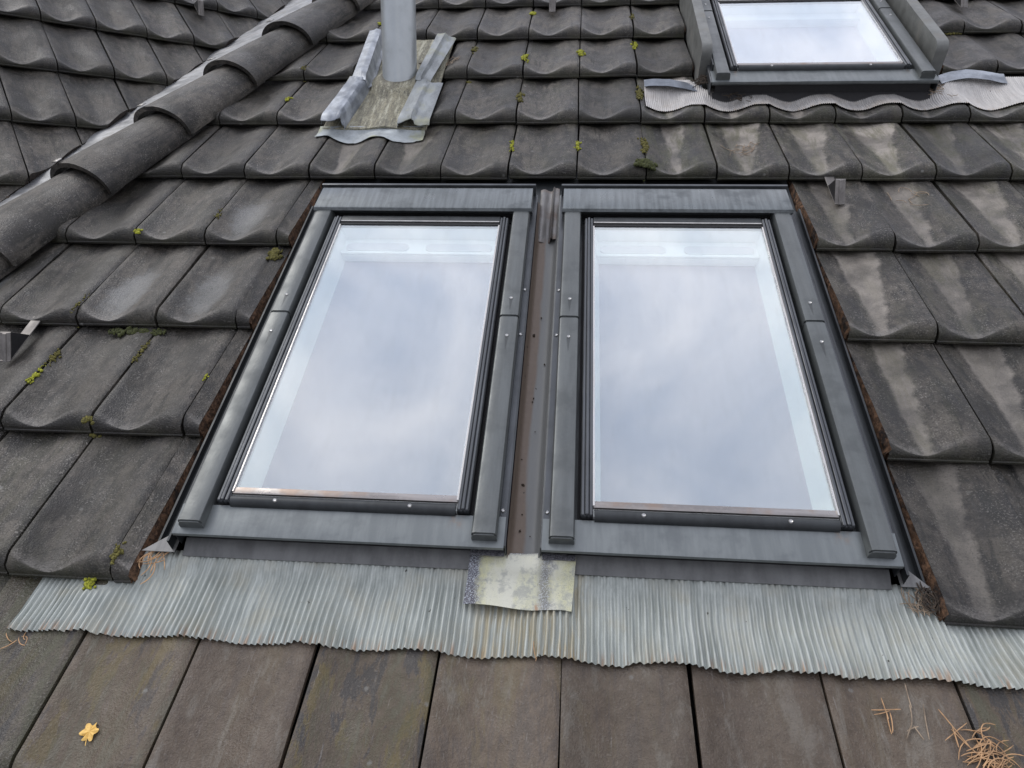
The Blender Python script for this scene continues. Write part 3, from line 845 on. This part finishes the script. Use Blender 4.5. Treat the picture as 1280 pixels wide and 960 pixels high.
# side channels left and right of the pair, centre gutter
def channel(x0_, x1_, flip, th):
    xs = [0, .004, .006, .020, .022, .025, .027, .040, .042, .046, .048, 1]
    zs = [.050, .050, .008, .003, .012, .012, .003, .000, .010, .010, -.006, -.016]
    w_ = abs(x1_ - x0_)
    prof = []
    for q_, z_ in zip(xs, zs):
        d = w_ if q_ == 1 else q_
        prof.append((x0_ + (d if not flip else -d), z_))
    bm = bmesh.new()
    vs = lin(.060, 1.165, 30)
    rows = [[bm.verts.new((x, v, z)) for x, z in prof] for v in vs]
    for j in range(len(vs) - 1):
        for i in range(len(prof) - 1):
            bm.faces.new((rows[j][i], rows[j][i + 1], rows[j + 1][i + 1], rows[j + 1][i]))
    th.part('side_channel', bm, MDARK, sharp=30)
channel(-.7055, -.768, True, sk1)
channel(.5545, .606, False, sk2)
for th, x0_, x1_ in ((sk1, -.706, -.768), (sk2, .555, .602)):
    a, b = min(x0_, x1_), max(x0_, x1_)
    def cor(u, v): return (a + (b - a) * u, .056 + .075 * v, .0125 + .010 * v + .002 * fbm(u * 3, v * 3, a))
    bm = bmesh.new(); 
    tri = [(x0_, .056), (x1_, .056), (x0_ + (x1_ - x0_) * .15, .100), (x0_, .105)]
    v4 = [bm.verts.new((x, y, .0185)) for x, y in tri]; v5 = [bm.verts.new((x, y, .0165)) for x, y in tri]
    bm.faces.new(v4); bm.faces.new(v5[::-1])
    for i in range(4): bm.faces.new((v4[i], v5[i], v5[(i + 1) % 4], v4[(i + 1) % 4]))
    th.part('corner_sheet', bm, MCORNER)
# sheet behind the hoods, tucked under the course above
roof_sheet = boxbm(-.765, .602, 1.163, 1.40, -.022, -.018)
single('back_flashing', roof_sheet, MDARK, (-.07, 1.2, 0), 'dark metal sheet tucked under the tile noses above the two skylights', 'flashing')

gt = Thing('centre_gutter', (-.104, .07, 0), 'narrow brown and grey metal gutter between the two large skylights', 'gutter')
def gut(u, v):
    x = -.1035 + .057 * u
    z = .030 * (abs(2 * u - 1) ** 8) * ss(1.0, .98, v) * ss(.0, .02, v) + .016 + .0015 * math.sin(u * 7)
    return (x, .066 + 1.10 * v, z)
gt.part('gutter_sheet', grid(bmesh.new(), gut, lin(0, 1, 16), lin(0, 1, 40), .001), MGUT, sharp=60)
def fold(u, v):
    x = -.1015 + .053 * u; y = .992 + .252 * v + .004 * (u > .72)
    z = .0235 + .004 * math.sin(u * 9) + (.012 * math.exp(-((u - .70) / .05) ** 2)) - .006 * (1 - ss(0, .25, v)) * (u < .7) - .010 * ss(.5, 1, v)
    return (x, y, z + .002 * fbm(u * 3, v * 6, 4))
gt.part('folded_sheet', grid(bmesh.new(), fold, lin(0, 1, 24), lin(0, 1, 16), .001), metal('folded_sheet_metal', (.16, .155, .15), .45, .3, .25, (40, 5, 40), (.13, .09, .065), .6), sharp=50)
for (x, y, s_) in ((-.088, .640, .0045), (-.074, .700, .002), (-.078, .45, .002), (-.080, .44, .0016), (-.070, .36, .0015), (-.092, .29, .002), (-.086, .23, .0035), (-.083, .165, .0016), (-.060, .55, .002), (-.085, .13, .003), (-.066, .12, .0014)):
    bm = bmesh.new(); bmesh.ops.create_icosphere(bm, subdivisions=1, radius=s_, matrix=Matrix.Translation((x, y, .0185)))
    for v in bm.verts: v.co += Vector((random.uniform(-1, 1), random.uniform(-1, 1), random.uniform(-1, .3))) * s_ * .3
    single('dirt_crumb', bm, MDEB, (x, y, .017), 'large round brown crumb in the upper part of the gutter between the skylights' if s_ > .004 else 'small dark crumb of dirt lying in the gutter between the skylights', 'dirt', 'dirt crumbs in the centre gutter')

# ------------------------------------------------------------------ corrugated apron below the pair
def laid(x, v):      # surface of the course below the apron
    return tile_top((x / W) % 1.0, min(max(v + H, .02), H + .03))
def apron(xa, xb, seed, lift=0.0):
    pitch = .0108; n = int((xb - xa) / pitch * 6)
    def f(u, t):
        x = xa + (xb - xa) * u
        hidden = x < -.785 or x > .612
        vt = .066 if not hidden else .035
        vt = vt if not hidden else .035
        sk = ss(-.60, -.95, x) * -.10 + ss(.45, .75, x) * .55
        vb = -.096 + .006 * fbm(x * 9, seed) + .0035 * fbm(x * 40, seed + 3)
        v = vt + (vb - vt) * t
        d = .066 - v
        xx = x + sk * d * d * 1.8 + .0022 * fbm(x * 6, v * 9, seed)
        ph = x + .0006 * fbm(x * 30, v * 8, seed + 1)
        amp = .0035 * (.95 + .25 * fbm(x * 12, v * 10, 5)) * (1 + .25 * t)
        z = laid(xx, v) + .0065 + lift + amp * math.sin(2 * math.pi * ph / pitch) + .0022 * fbm(x * 7, v * 14, seed)
        if not hidden: z = max(z, 0) * .3 + z * .7 + .006 * ss(.02, .05, v); z = z * (1 - ss(.02, .055, v)) + (.006 + .4 * amp * math.sin(2 * math.pi * ph / pitch)) * ss(.02, .055, v)
        else: z = min(z, -.0005 + .012 * ss(.0, -.03, v)) if v > -.03 else z
        z += .0025 * ss(.9, 1, t) * fbm(x * 25, 7)
        return (xx, v, z)
    return grid(bmesh.new(), f, lin(0, 1, n), lin(0, 1, 14))
ap = Thing('apron_flashing', (0, -.09, 0), 'wide strip of grey corrugated metal under the two large skylights', 'flashing')
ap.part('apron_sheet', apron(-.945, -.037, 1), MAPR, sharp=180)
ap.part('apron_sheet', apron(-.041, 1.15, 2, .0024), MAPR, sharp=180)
# patch
pb = Vector((-.172, -.013, 0))
def pf(u, v):
    x0_, x1_ = -.172 + .004 * v, .011 + .006 * v
    x = x0_ + (x1_ - x0_) * u; y = -.011 + .094 * v - .006 * u * (1 - v) + .002 * math.sin(u * 8) * (1 - v)
    z = laid(x, y) + .0135 + .003 * ss(.02, .066, y) * 3 + .0012 * math.sin(u * 8 + 1) * (1 - v) + .0012 * fbm(u * 4, v * 3)
    return (x, y, max(z, .012) + .0095 * ss(.038, .058, y))
pt = Thing('metal_patch', pb, 'flat patch of metal spotted with pale yellow lichen below the gutter between the skylights', 'flashing')
pt.part('patch_sheet', grid(bmesh.new(), pf, lin(0, 1, 30), lin(0, 1, 14), .0012), MPATCH, sharp=60)
pt.part('tab', boxbm(-.168, -.108, .0715, .0830, .0285, .0303, bev=.0006), MTAB)
pt.part('tab', boxbm(-.042, .016, .0690, .0800, .0285, .0303, bev=.0006), MTAB)

# upper apron, follows the waves of the course under it
def upap(u, t):
    x = .215 + 1.36 * u; vb = 1.700 + .004 * fbm(x * 9, 4) + .010 * ss(.26, .215, x)
    vt = 1.806 + .072 * ss(.42, .36, x) + .075 * ss(1.14, 1.22, x)
    v = vb + (vt - vb) * t
    y = v - 5 * H; z = tile_top((x / W) % 1.0, max(.02, y)) + .0055
    z = z * (1 - ss(.35, 1, t)) + .037 * ss(.35, 1, t)
    z += .0011 * math.sin(2 * math.pi * (x + .001 * fbm(x * 30, v * 9)) / .0062) + .0015 * fbm(x * 10, v * 12)
    return (x, v, z)
ap2 = Thing('apron_flashing', (.8, 1.70, 0), 'pale finely ribbed metal strip dressed over the tiles under the upper skylight', 'flashing')
ap2.part('apron_sheet', grid(bmesh.new(), upap, lin(0, 1, 1300), lin(0, 1, 12)), MAPL, sharp=180)
def flapR(u, v):
    x = 1.165 + .20 * u; y = 1.838 + .055 * v + .012 * math.sin(u * 5) + .05 * u * (1 - v) * .2
    return (x, y, .036 + .012 * math.sin(u * 3.1) + .010 * v * u + .002 * fbm(u * 5, v * 4))
ap2.part('bent_flap', grid(bmesh.new(), flapR, lin(0, 1, 16), lin(0, 1, 8), .0012), MLEAD)
def flapL(u, v):
    x = .215 + .19 * u; y = 1.80 + .05 * v + .035 * (1 - u)
    return (x, y, .036 + .010 * math.sin(u * 4) * (1 - u * .4) + .002 * fbm(u * 5, v * 4))
ap2.part('bent_flap', grid(bmesh.new(), flapL, lin(0, 1, 16), lin(0, 1, 8), .0012), metal('dark_lead', (.15, .17, .20), .4, .4, .25))

# ------------------------------------------------------------------ vent pipe
PC = Vector((-.632, 1.915, .02))
vp = Thing('vent_pipe', PC, 'light grey upright vent pipe rising through the tiles at top left of centre', 'pipe')
def plate(u, v):
    x = -.832 + .342 * u; y = 1.598 + .70 * v
    d = math.hypot(x - PC.x, (y - PC.y) * .9)
    z = .012 + .004 * (1 - v) + .032 * math.exp(-max(0, d - .062) ** 2 / .0012) + .007 * math.exp(-((x - PC.x) / .035) ** 2) * ss(1.9, 1.75, y)
    return (x, y, z + .0015 * fbm(x * 12, y * 12))
vp.part('base_plate', grid(bmesh.new(), plate, lin(0, 1, 30), lin(0, 1, 44), .006), MPLATE, sharp=60)
bm = bmesh.new(); n = 40; rr_ = []
X = Vector((1, 0, 0)); Y = UPV.cross(X)
for (h, rad) in ((-.04, .060), (.02, .060), (.3, .0598), (.9, .0598), (1.3, .0598), (1.3, .054), (.9, .054)):
    rr_.append([bm.verts.new(PC + UPV * h + (X * math.cos(a) + Y * math.sin(a)) * rad) for a in [2 * math.pi * i / n for i in range(n)]])
for j in range(len(rr_) - 1):
    for i in range(n): bm.faces.new((rr_[j][i], rr_[j][(i + 1) % n], rr_[j + 1][(i + 1) % n], rr_[j + 1][i]))
vp.part('pipe', bm, MPIPE, sharp=50)

def lead_strip(name_label, ends, prof, v0, v1, seed, mats, crump=.004):
    """ends: (xl0,xr0),(xl1,xr1) at v0 and v1; prof [(f,z)] across"""
    def f(u, t):
        xl = ends[0][0] + (ends[1][0] - ends[0][0]) * t; xr = ends[0][1] + (ends[1][1] - ends[0][1]) * t
        k = u * (len(prof) - 1); i = min(int(k), len(prof) - 2); w_ = k - i
        fx = prof[i][0] * (1 - w_) + prof[i + 1][0] * w_; z = prof[i][1] * (1 - w_) + prof[i + 1][1] * w_
        x = xl + (xr - xl) * fx; y = v0 + (v1 - v0) * t
        c = crump * fbm(u * 4, y * 22, seed) * (.4 + ss(.3, 0, t) + ss(.7, 1, t))
        return (x + c * .6, y + c * .6 + .010 * math.sin(u * 9 + seed) * (1 - t) * (crump > .003), z + c - .010 * ss(.06, 0, t) * (z > .03))
    bm = grid(bmesh.new(), f, lin(0, 1, (len(prof) - 1) * 5), lin(0, 1, 26), .0018)
    return bm
lprof = [(0, .036), (.06, .056), (.5, .062), (.74, .060), (.84, .050), (.93, .016)]
vp.part('lead_strip', lead_strip('', ((-.836, -.752), (-.803, -.724)), lprof, 1.595, 1.875, 1, None, .005), MLEAD, sharp=50)
lprof2 = [(0, .030), (.08, .058), (.5, .066), (.78, .064), (.9, .030), (1, .018)]
vp.part('lead_strip', lead_strip('', ((-.794, -.722), (-.816, -.748)), lprof2, 1.862, 2.27, 5, None, .005), MLEAD, sharp=50)
rprof = [(0, .014), (.07, .050), (.46, .056), (.56, .042), (1, .038)]
vp.part('lead_strip', lead_strip('', ((-.585, -.478), (-.566, -.470)), rprof, 1.600, 1.872, 9, None, .004), MLEADY, sharp=50)
rprof2 = [(0, .018), (.10, .060), (.5, .064), (.62, .048), (1, .040)]
vp.part('lead_strip', lead_strip('', ((-.572, -.518), (-.548, -.472)), rprof2, 1.868, 2.235, 13, None, .004), MLEADY, sharp=50)
def lap(u, t):
    x = -.842 + .348 * u; vt = 1.612; vb = 1.536 + .014 * fbm(x * 14, 2) + .010 * math.sin(u * 14)
    v = vb + (vt - vb) * t; y = v - 4 * H
    z = tile_top((x / W) % 1.0, min(max(.02, y), H)) * (1 - ss(.6, 1, t)) + .010 * ss(.5, 1, t) + .0065 + .003 * fbm(x * 14, v * 20)
    return (x, v, z)
vp.part('lead_apron', grid(bmesh.new(), lap, lin(0, 1, 50), lin(0, 1, 12), .0015), metal('mixed_lead', (.33, .36, .37), .48, .2, .25, (20, 20, 20), (.36, .37, .22), .7, .002), sharp=60)

# ------------------------------------------------------------------ snow-guard brackets
def bracket(x, y, label, frame=None, zf=None, fin_side=-1):
    z0 = (tile_z(x, y) if zf is None else zf) + .001
    th = Thing('snow_guard', (x, y, z0), label, 'roof hook', 'snow guard hooks on the tiles', frame)
    w_ = .013
    bm = bmesh.new()      # strap up the slope
    box(bm, x - w_, x + w_, y - .004, y + .15, z0, z0 + .003, bev=.0008, seg=1)
    th.part('strap', bm, MHOOK)
    # upright, folded, leaning back to the vertical
    up = Vector((0, .70, .714)); f = up * .064
    prof = [(-w_, 0), (-w_ * .35, -.002), (-w_ * .3, -.005), (w_ * .3, -.005), (w_ * .35, -.002), (w_, 0), (w_, .003), (-w_, .003)]
    bm = bmesh.new()
    a = [bm.verts.new((x + p_, y + q_, z0 + .002)) for p_, q_ in prof]; b = [bm.verts.new(Vector((x + p_, y + q_, z0 + .002)) + f) for p_, q_ in prof]
    for i in range(8): bm.faces.new((a[i], a[(i + 1) % 8], b[(i + 1) % 8], b[i]))
    bm.faces.new(a[::-1]); bm.faces.new(b)
    th.part('upright', bm, MHOOK)
    for sx in (-w_, w_ - .002):      # gussets
        bm = bmesh.new()
        t0 = [(x + sx, y + .003, z0 + .003), (x + sx, y + .085, z0 + .003), (x + sx, y + .003 + f.y, z0 + f.z)]
        A_ = [bm.verts.new(p_) for p_ in t0]; B_ = [bm.verts.new((p_[0] + .002, p_[1], p_[2])) for p_ in t0]
        bm.faces.new(A_[::-1]); bm.faces.new(B_)
        for i in range(3): bm.faces.new((A_[i], A_[(i + 1) % 3], B_[(i + 1) % 3], B_[i]))
        th.part('gusset', bm, MBLK)
bracket(.709, 1.190, 'small metal hook standing on a streaked tile right of the right skylight hood', zf=.008)
bracket(-.121, 2.560, 'small metal hook at the top edge right of the vent pipe', zf=.010)
bracket(-1.310, .527, 'small metal hook at the far left edge on a mossy tile', zf=.010)
bracket(1.47, 2.530, 'small metal hook at the top right corner beside the upper skylight', zf=.010)
bracket(.698, -.08, 'small metal hook at top left on the smaller slope', frame=ML, zf=.010)

# ------------------------------------------------------------------ moss
def moss(x, y, ln, rad, mat, label, n=12, wide=None, frame=None, ang=math.pi / 2, zz=None):
    bm = bmesh.new(); rad *= 1.4; ln *= 1.1; n = int(n * 3.2)
    for i in range(n):
        t = random.uniform(-.5, .5); q = random.gauss(0, .3)
        px = x + math.cos(ang) * t * ln + (wide or rad) * q * 1.25 * abs(math.sin(ang)); py = y + math.sin(ang) * t * ln + rad * q * abs(math.cos(ang))
        rr_ = rad * random.uniform(.20, .50) * (1 - .5 * abs(t) * 2)
        zb = (tile_z(px, py) if zz is None else zz)
        zb = min(zb, tile_z(px - .004, py)) if zz is None else zb
        b2 = bmesh.ops.create_icosphere(bm, subdivisions=1, radius=rr_, matrix=Matrix.Translation((px, py, zb + rr_ * .25)) @ Matrix.Diagonal((1, 1.15, .8, 1)))
        for v in b2['verts']:
            d = (v.co - Vector((px, py, zb))).normalized()
            v.co += d * rr_ * .6 * mnoise.noise(v.co * 420) + Vector((random.uniform(-1, 1), random.uniform(-1, 1), random.uniform(-1, 1))) * rr_ * .06
    return single('moss_cushion', bm, mat, (x, y, zz if zz is not None else tile_z(x, y)), label, 'moss', 'moss cushions on the roof tiles', 180, frame)
g_ = MMOSSY; o_m = MMOSSO; d_m = MMOSSD
moss(-.840, -.006, .020, .010, g_, 'round bright green moss cushion above the left end of the corrugated strip', 10, zz=.006)
moss(-.797, .95, .050, .013, o_m, 'olive moss tuft beside the top left corner of the left skylight', 26)
moss(-1.05, .645, .13, .012, d_m, 'long dark green moss fringe under a tile nose at left', 40, ang=0, zz=-.002)
moss(-1.202, .475, .060, .007, g_, 'bright yellow moss strip in the joint right of the far left hook', 14)
moss(-1.198, .545, .060, .007, o_m, 'brownish moss strip in the joint just above the bright yellow one', 12)
moss(-.999, .570, .080, .007, o_m, 'brown-green moss strip in the joint right of the long dark moss fringe', 14)
moss(-1.000, .333, .020, .010, o_m, 'golden moss lump at a joint on the tile nose midway down at left', 12)
moss(-.806, .483, .022, .005, g_, 'tiny bright green sprout near the left edge of the left skylight', 5)
moss(-1.190, 1.003, .022, .009, g_, 'small yellow-green moss lump at a tile nose left of the left skylight top', 8)
moss(-.801, .040, .045, .007, o_m, 'mossy patch in the last joint above the corrugated strip at left', 12)
moss(-.200, 2.545, .035, .012, g_, 'bright yellow moss lump highest in the joint right of the pipe', 9)
moss(-.200, 2.095, .085, .011, g_, 'bright yellow moss in the joint two courses above the left skylight hood', 12)
moss(0.0, 2.145, .075, .011, g_, 'bright yellow moss in the joint above the gap between skylights, second course up', 12)
moss(-.400, 2.185, .090, .009, o_m, 'olive moss row in the joint just right of the pipe flashing', 12)
moss(.200, 2.470, .080, .008, o_m, 'thin olive moss in the joint left of the upper skylight rail, upper', 9)
moss(.200, 2.225, .085, .010, g_, 'yellow moss in the joint left of the upper skylight rail, lower', 12)
moss(-.200, 1.800, .090, .010, o_m, 'yellow-olive moss in the joint one course above the left skylight hood', 14)
moss(.199, 1.825, .120, .011, o_m, 'brown-yellow moss row at the left end of the pale ribbed strip', 18)
moss(-.203, 1.475, .075, .008, g_, 'small yellow moss row in the joint directly above the left skylight hood', 10)
moss(-.001, 1.475, .070, .009, g_, 'small yellow moss row in the joint above the gap between the skylights', 10)
moss(.198, 1.480, .110, .011, o_m, 'golden moss row in the joint above the right skylight hood', 18)
moss(.199, 1.345, .045, .017, d_m, 'dark bushy moss clump touching the right skylight hood from above', 30, wide=.028)
moss(-.800, 2.420, .030, .011, g_, 'yellow moss dot just left of the pipe', 7)
moss(-1.000, 1.790, .035, .009, g_, 'yellow moss dot right of the ridge tiles, level with the pipe foot', 8)
moss(-.390, 1.955, .020, .009, o_m, 'tiny olive moss dot right of the pipe base plate', 6)
moss(1.360, 2.310, .060, .009, o_m, 'olive moss right of the upper skylight rail', 10, ang=0, zz=.002)
moss(-1.000, 2.0, .05, .007, o_m, 'faint olive moss in the joint left of the pipe lead', 7)

moss(-.600, 2.66, .03, .008, g_, 'tiny yellow moss dot at the upper right of the pipe', 5)
moss(-1.402, 1.205, .05, .007, o_m, 'olive moss strip in the joint next to the ridge tiles, above the far left course', 8)
moss(-.998, 1.10, .05, .006, o_m, 'faint olive moss strip in a joint two tiles left of the left skylight top', 8)
moss(.400, 2.235 - .33, .04, .006, o_m, 'small olive moss at the left foot of the upper skylight rail', 6)
moss(-1.205, .70, .09, .005, o_m, 'thin green moss line in the joint above the far left hook', 9)

# ------------------------------------------------------------------ litter: needles, twigs, leaf
def tube(bm, pts_, rad):
    rings = []
    for i, p_ in enumerate(pts_):
        p_ = Vector(p_); d = (Vector(pts_[min(i + 1, len(pts_) - 1)]) - Vector(pts_[max(i - 1, 0)])).normalized()
        s_ = d.cross(Vector((0, 0, 1))); s_ = s_.normalized() if s_.length > 1e-4 else Vector((1, 0, 0)); t_ = s_.cross(d)
        rr_ = rad * (1 if 0 < i < len(pts_) - 1 else .5)
        rings.append([bm.verts.new(p_ + (s_ * math.cos(a) + t_ * math.sin(a)) * rr_) for a in (.8, 2.4, 4.0, 5.5)])
    for j in range(len(rings) - 1):
        for i in range(4): bm.faces.new((rings[j][i], rings[j][(i + 1) % 4], rings[j + 1][(i + 1) % 4], rings[j + 1][i]))
    bm.faces.new(rings[0][::-1]); bm.faces.new(rings[-1])
def needle(bm, x, y, a, ln, curve, rad=.0010, lift=.001, zf=None):
    pts_ = []
    for i in range(8):
        t = i / 7 - .5; px, py = math.cos(a) * t * ln, math.sin(a) * t * ln
        c = curve * ln * (.25 - t * t); px += -math.sin(a) * c; py += math.cos(a) * c
        X_, Y_ = x + px, y + py
        z_ = (zf(X_, Y_) if zf else tile_z(X_, Y_)) + lift + .0008
        pts_.append((X_, Y_, z_))
    tube(bm, pts_, rad)
def zsm(X_, Y_): return max(tile_z(X_, Y_), tile_z(X_ + .006, Y_), tile_z(X_ - .006, Y_))
def litter(x, y, n, spread, ln, label, mat=MNEED, cat='needles', zf=None, amain=None, aspread=1.6, rad=.0009):
    bm = bmesh.new()
    for i in range(n):
        a = random.uniform(0, math.pi) if amain is None else random.gauss(amain, aspread)
        needle(bm, x + random.gauss(0, spread), y + random.gauss(0, spread), a, random.uniform(.45, 1) * ln, random.uniform(-1.3, 1.3), rad, random.uniform(0, .004), zf or zsm)
    return single('pine_needles', bm, mat, (x, y, 0), label, cat, None, 60)
bm = bmesh.new()
for (dx, dy, a, l_, c) in ((0, .003, .05, .042, .05), (-.006, -.001, .28, .026, -.1), (.0, .006, 1.62, .032, 0), (.0, -.015, 1.5, .034, .1), (.003, -.015, 1.42, .030, -.15)):
    needle(bm, .484 + dx, -.143 + dy, a, l_, c, .0009, .0015, zsm)
single('pine_needles', bm, MNEED, (.484, -.143, 0), 'small cross of dry pine needles on the brown tile below the corrugated strip', 'needles')
bm = bmesh.new()
for (x, y, a, l_, c) in ((.5205, -.119, 1.52, .038, .05), (.514, -.150, 1.35, .036, -.2), (.506, -.172, 1.05, .022, 0), (.518, -.174, 1.9, .022, 0), (.532, -.158, 1.42, .052, .04), (.512, -.168, .35, .018, .2)):
    needle(bm, x, y, a, l_, c, .0010, .0012, zsm)
single('forked_twig', bm, MNEEDG, (.514, -.15, 0), 'thin grey forked twig on the brown tile right of the needle cross', 'twig')
litter(.600, -.205, 46, .014, .058, 'tangled pile of orange-brown pine needles at the bottom right corner', amain=.45, aspread=.6, rad=.0009)
bm = bmesh.new()
for (x, y, a, l_, c) in ((.565, -.168, 2.0, .060, .03), (.575, -.190, 2.2, .05, .1), (.562, -.180, 1.5, .03, 0), (.60, -.172, .5, .035, .5), (.605, -.165, .3, .03, -.5)):
    needle(bm, x, y, a, l_, c, .0010, .003, zsm)
single('pine_needles', bm, MNEED, (.57, -.18, 0), 'few long dry needles just above the tangled needle pile', 'needles')
litter(.495, 1.475, 22, .022, .045, 'loose heap of pale needles in the trough of a tile above the right skylight hood', MNEEDG)
litter(.905, 1.270, 10, .030, .055, 'scattered needles on the tile right of the small metal hook', MNEEDG)
litter(.580, .030, 22, .011, .045, 'dry needles caught at the lower right corner of the right skylight', MNEEDG, zf=lambda x, y: .010, amain=1.9, aspread=.5)
litter(-.745, .045, 16, .012, .05, 'dry needles caught at the lower left corner of the left skylight', MNEED, zf=lambda x, y: .012, amain=1.2, aspread=.5)
litter(.415, 1.845, 60, .018, .04, 'dark clump of needles packed at the left foot of the upper skylight', MDEB, zf=lambda x, y: .040 + .012 * math.exp(-((x - .41) / .02) ** 2), rad=.0013)
litter(.50, 1.765, 50, .025, .02, 'dark litter spread on the pale ribbed strip under the upper skylight', MDEB, zf=lambda x, y: .036, rad=.0012)
litter(1.13, 1.80, 26, .022, .03, 'brown litter at the right foot of the upper skylight', MNEEDG, zf=lambda x, y: .038)
litter(-.462, 2.07, 16, .016, .04, 'pale needles lying along the right lead strip of the pipe', MNEEDG, amain=1.2, aspread=.5)
litter(-.552, 2.03, 30, .010, .02, 'dark litter packed behind the foot of the vent pipe', MDEB, zf=lambda x, y: .03, rad=.0014)
bm = bmesh.new(); needle(bm, -.052, -.118, 1.3, .045, -.3, .0009, .003, lambda x, y: .004)
needle(bm, -.046, -.085, 1.75, .03, .2, .0007, .003, lambda x, y: .012); needle(bm, -.043, -.088, 1.5, .03, -.2, .0007, .003, lambda x, y: .012)
single('pine_needles', bm, MNEED, (-.05, -.11, 0), 'single bent needle hanging over the strip edge below the lichened patch', 'needles')
litter(-.925, -.112, 5, .012, .03, 'few pale needles at the left tip of the corrugated strip', MNEED)
# crumbling cut edge: dry litter along the right tiles
for yy, lb in ((.03, 'lower'), ):
    litter(.596, yy + .005, 24, .007, .04, 'brown litter wedged between the lowest cut tile and the right skylight', MDEB, zf=lambda x, y: .016, amain=1.8, aspread=.4, rad=.0012)

bm = bmesh.new()   # oak leaf
out = []
N_ = 44
for i in range(N_):
    a = 2 * math.pi * i / N_
    r_ = .0125 * (1 + .22 * math.sin(a * 6 + .6) + .12 * math.sin(a * 2 + 2) + .05 * math.sin(a * 11))
    out.append((-.720 + r_ * math.cos(a) * .95, -.2495 + r_ * math.sin(a) * 1.1))
c0 = bm.verts.new((-.720, -.2495, tile_z(-.72, -.25) + .0045))
ring = [bm.verts.new((x, y, zsm(x, y) + .002 + .0015 * math.sin(i * 1.1))) for i, (x, y) in enumerate(out)]
fs = [bm.faces.new((c0, ring[i], ring[(i + 1) % N_])) for i in range(N_)]
ret = bmesh.ops.extrude_face_region(bm, geom=fs)
for v in [g for g in ret['geom'] if isinstance(g, bmesh.types.BMVert)]: v.co.z += .00015
needle(bm, -.7165, -.2655, 1.9, .010, .2, .0006, .002, zsm)
single('oak_leaf', bm, MLEAF, (-.72, -.25, 0), 'small yellow oak leaf lying on the brown tile at bottom left', 'leaf')
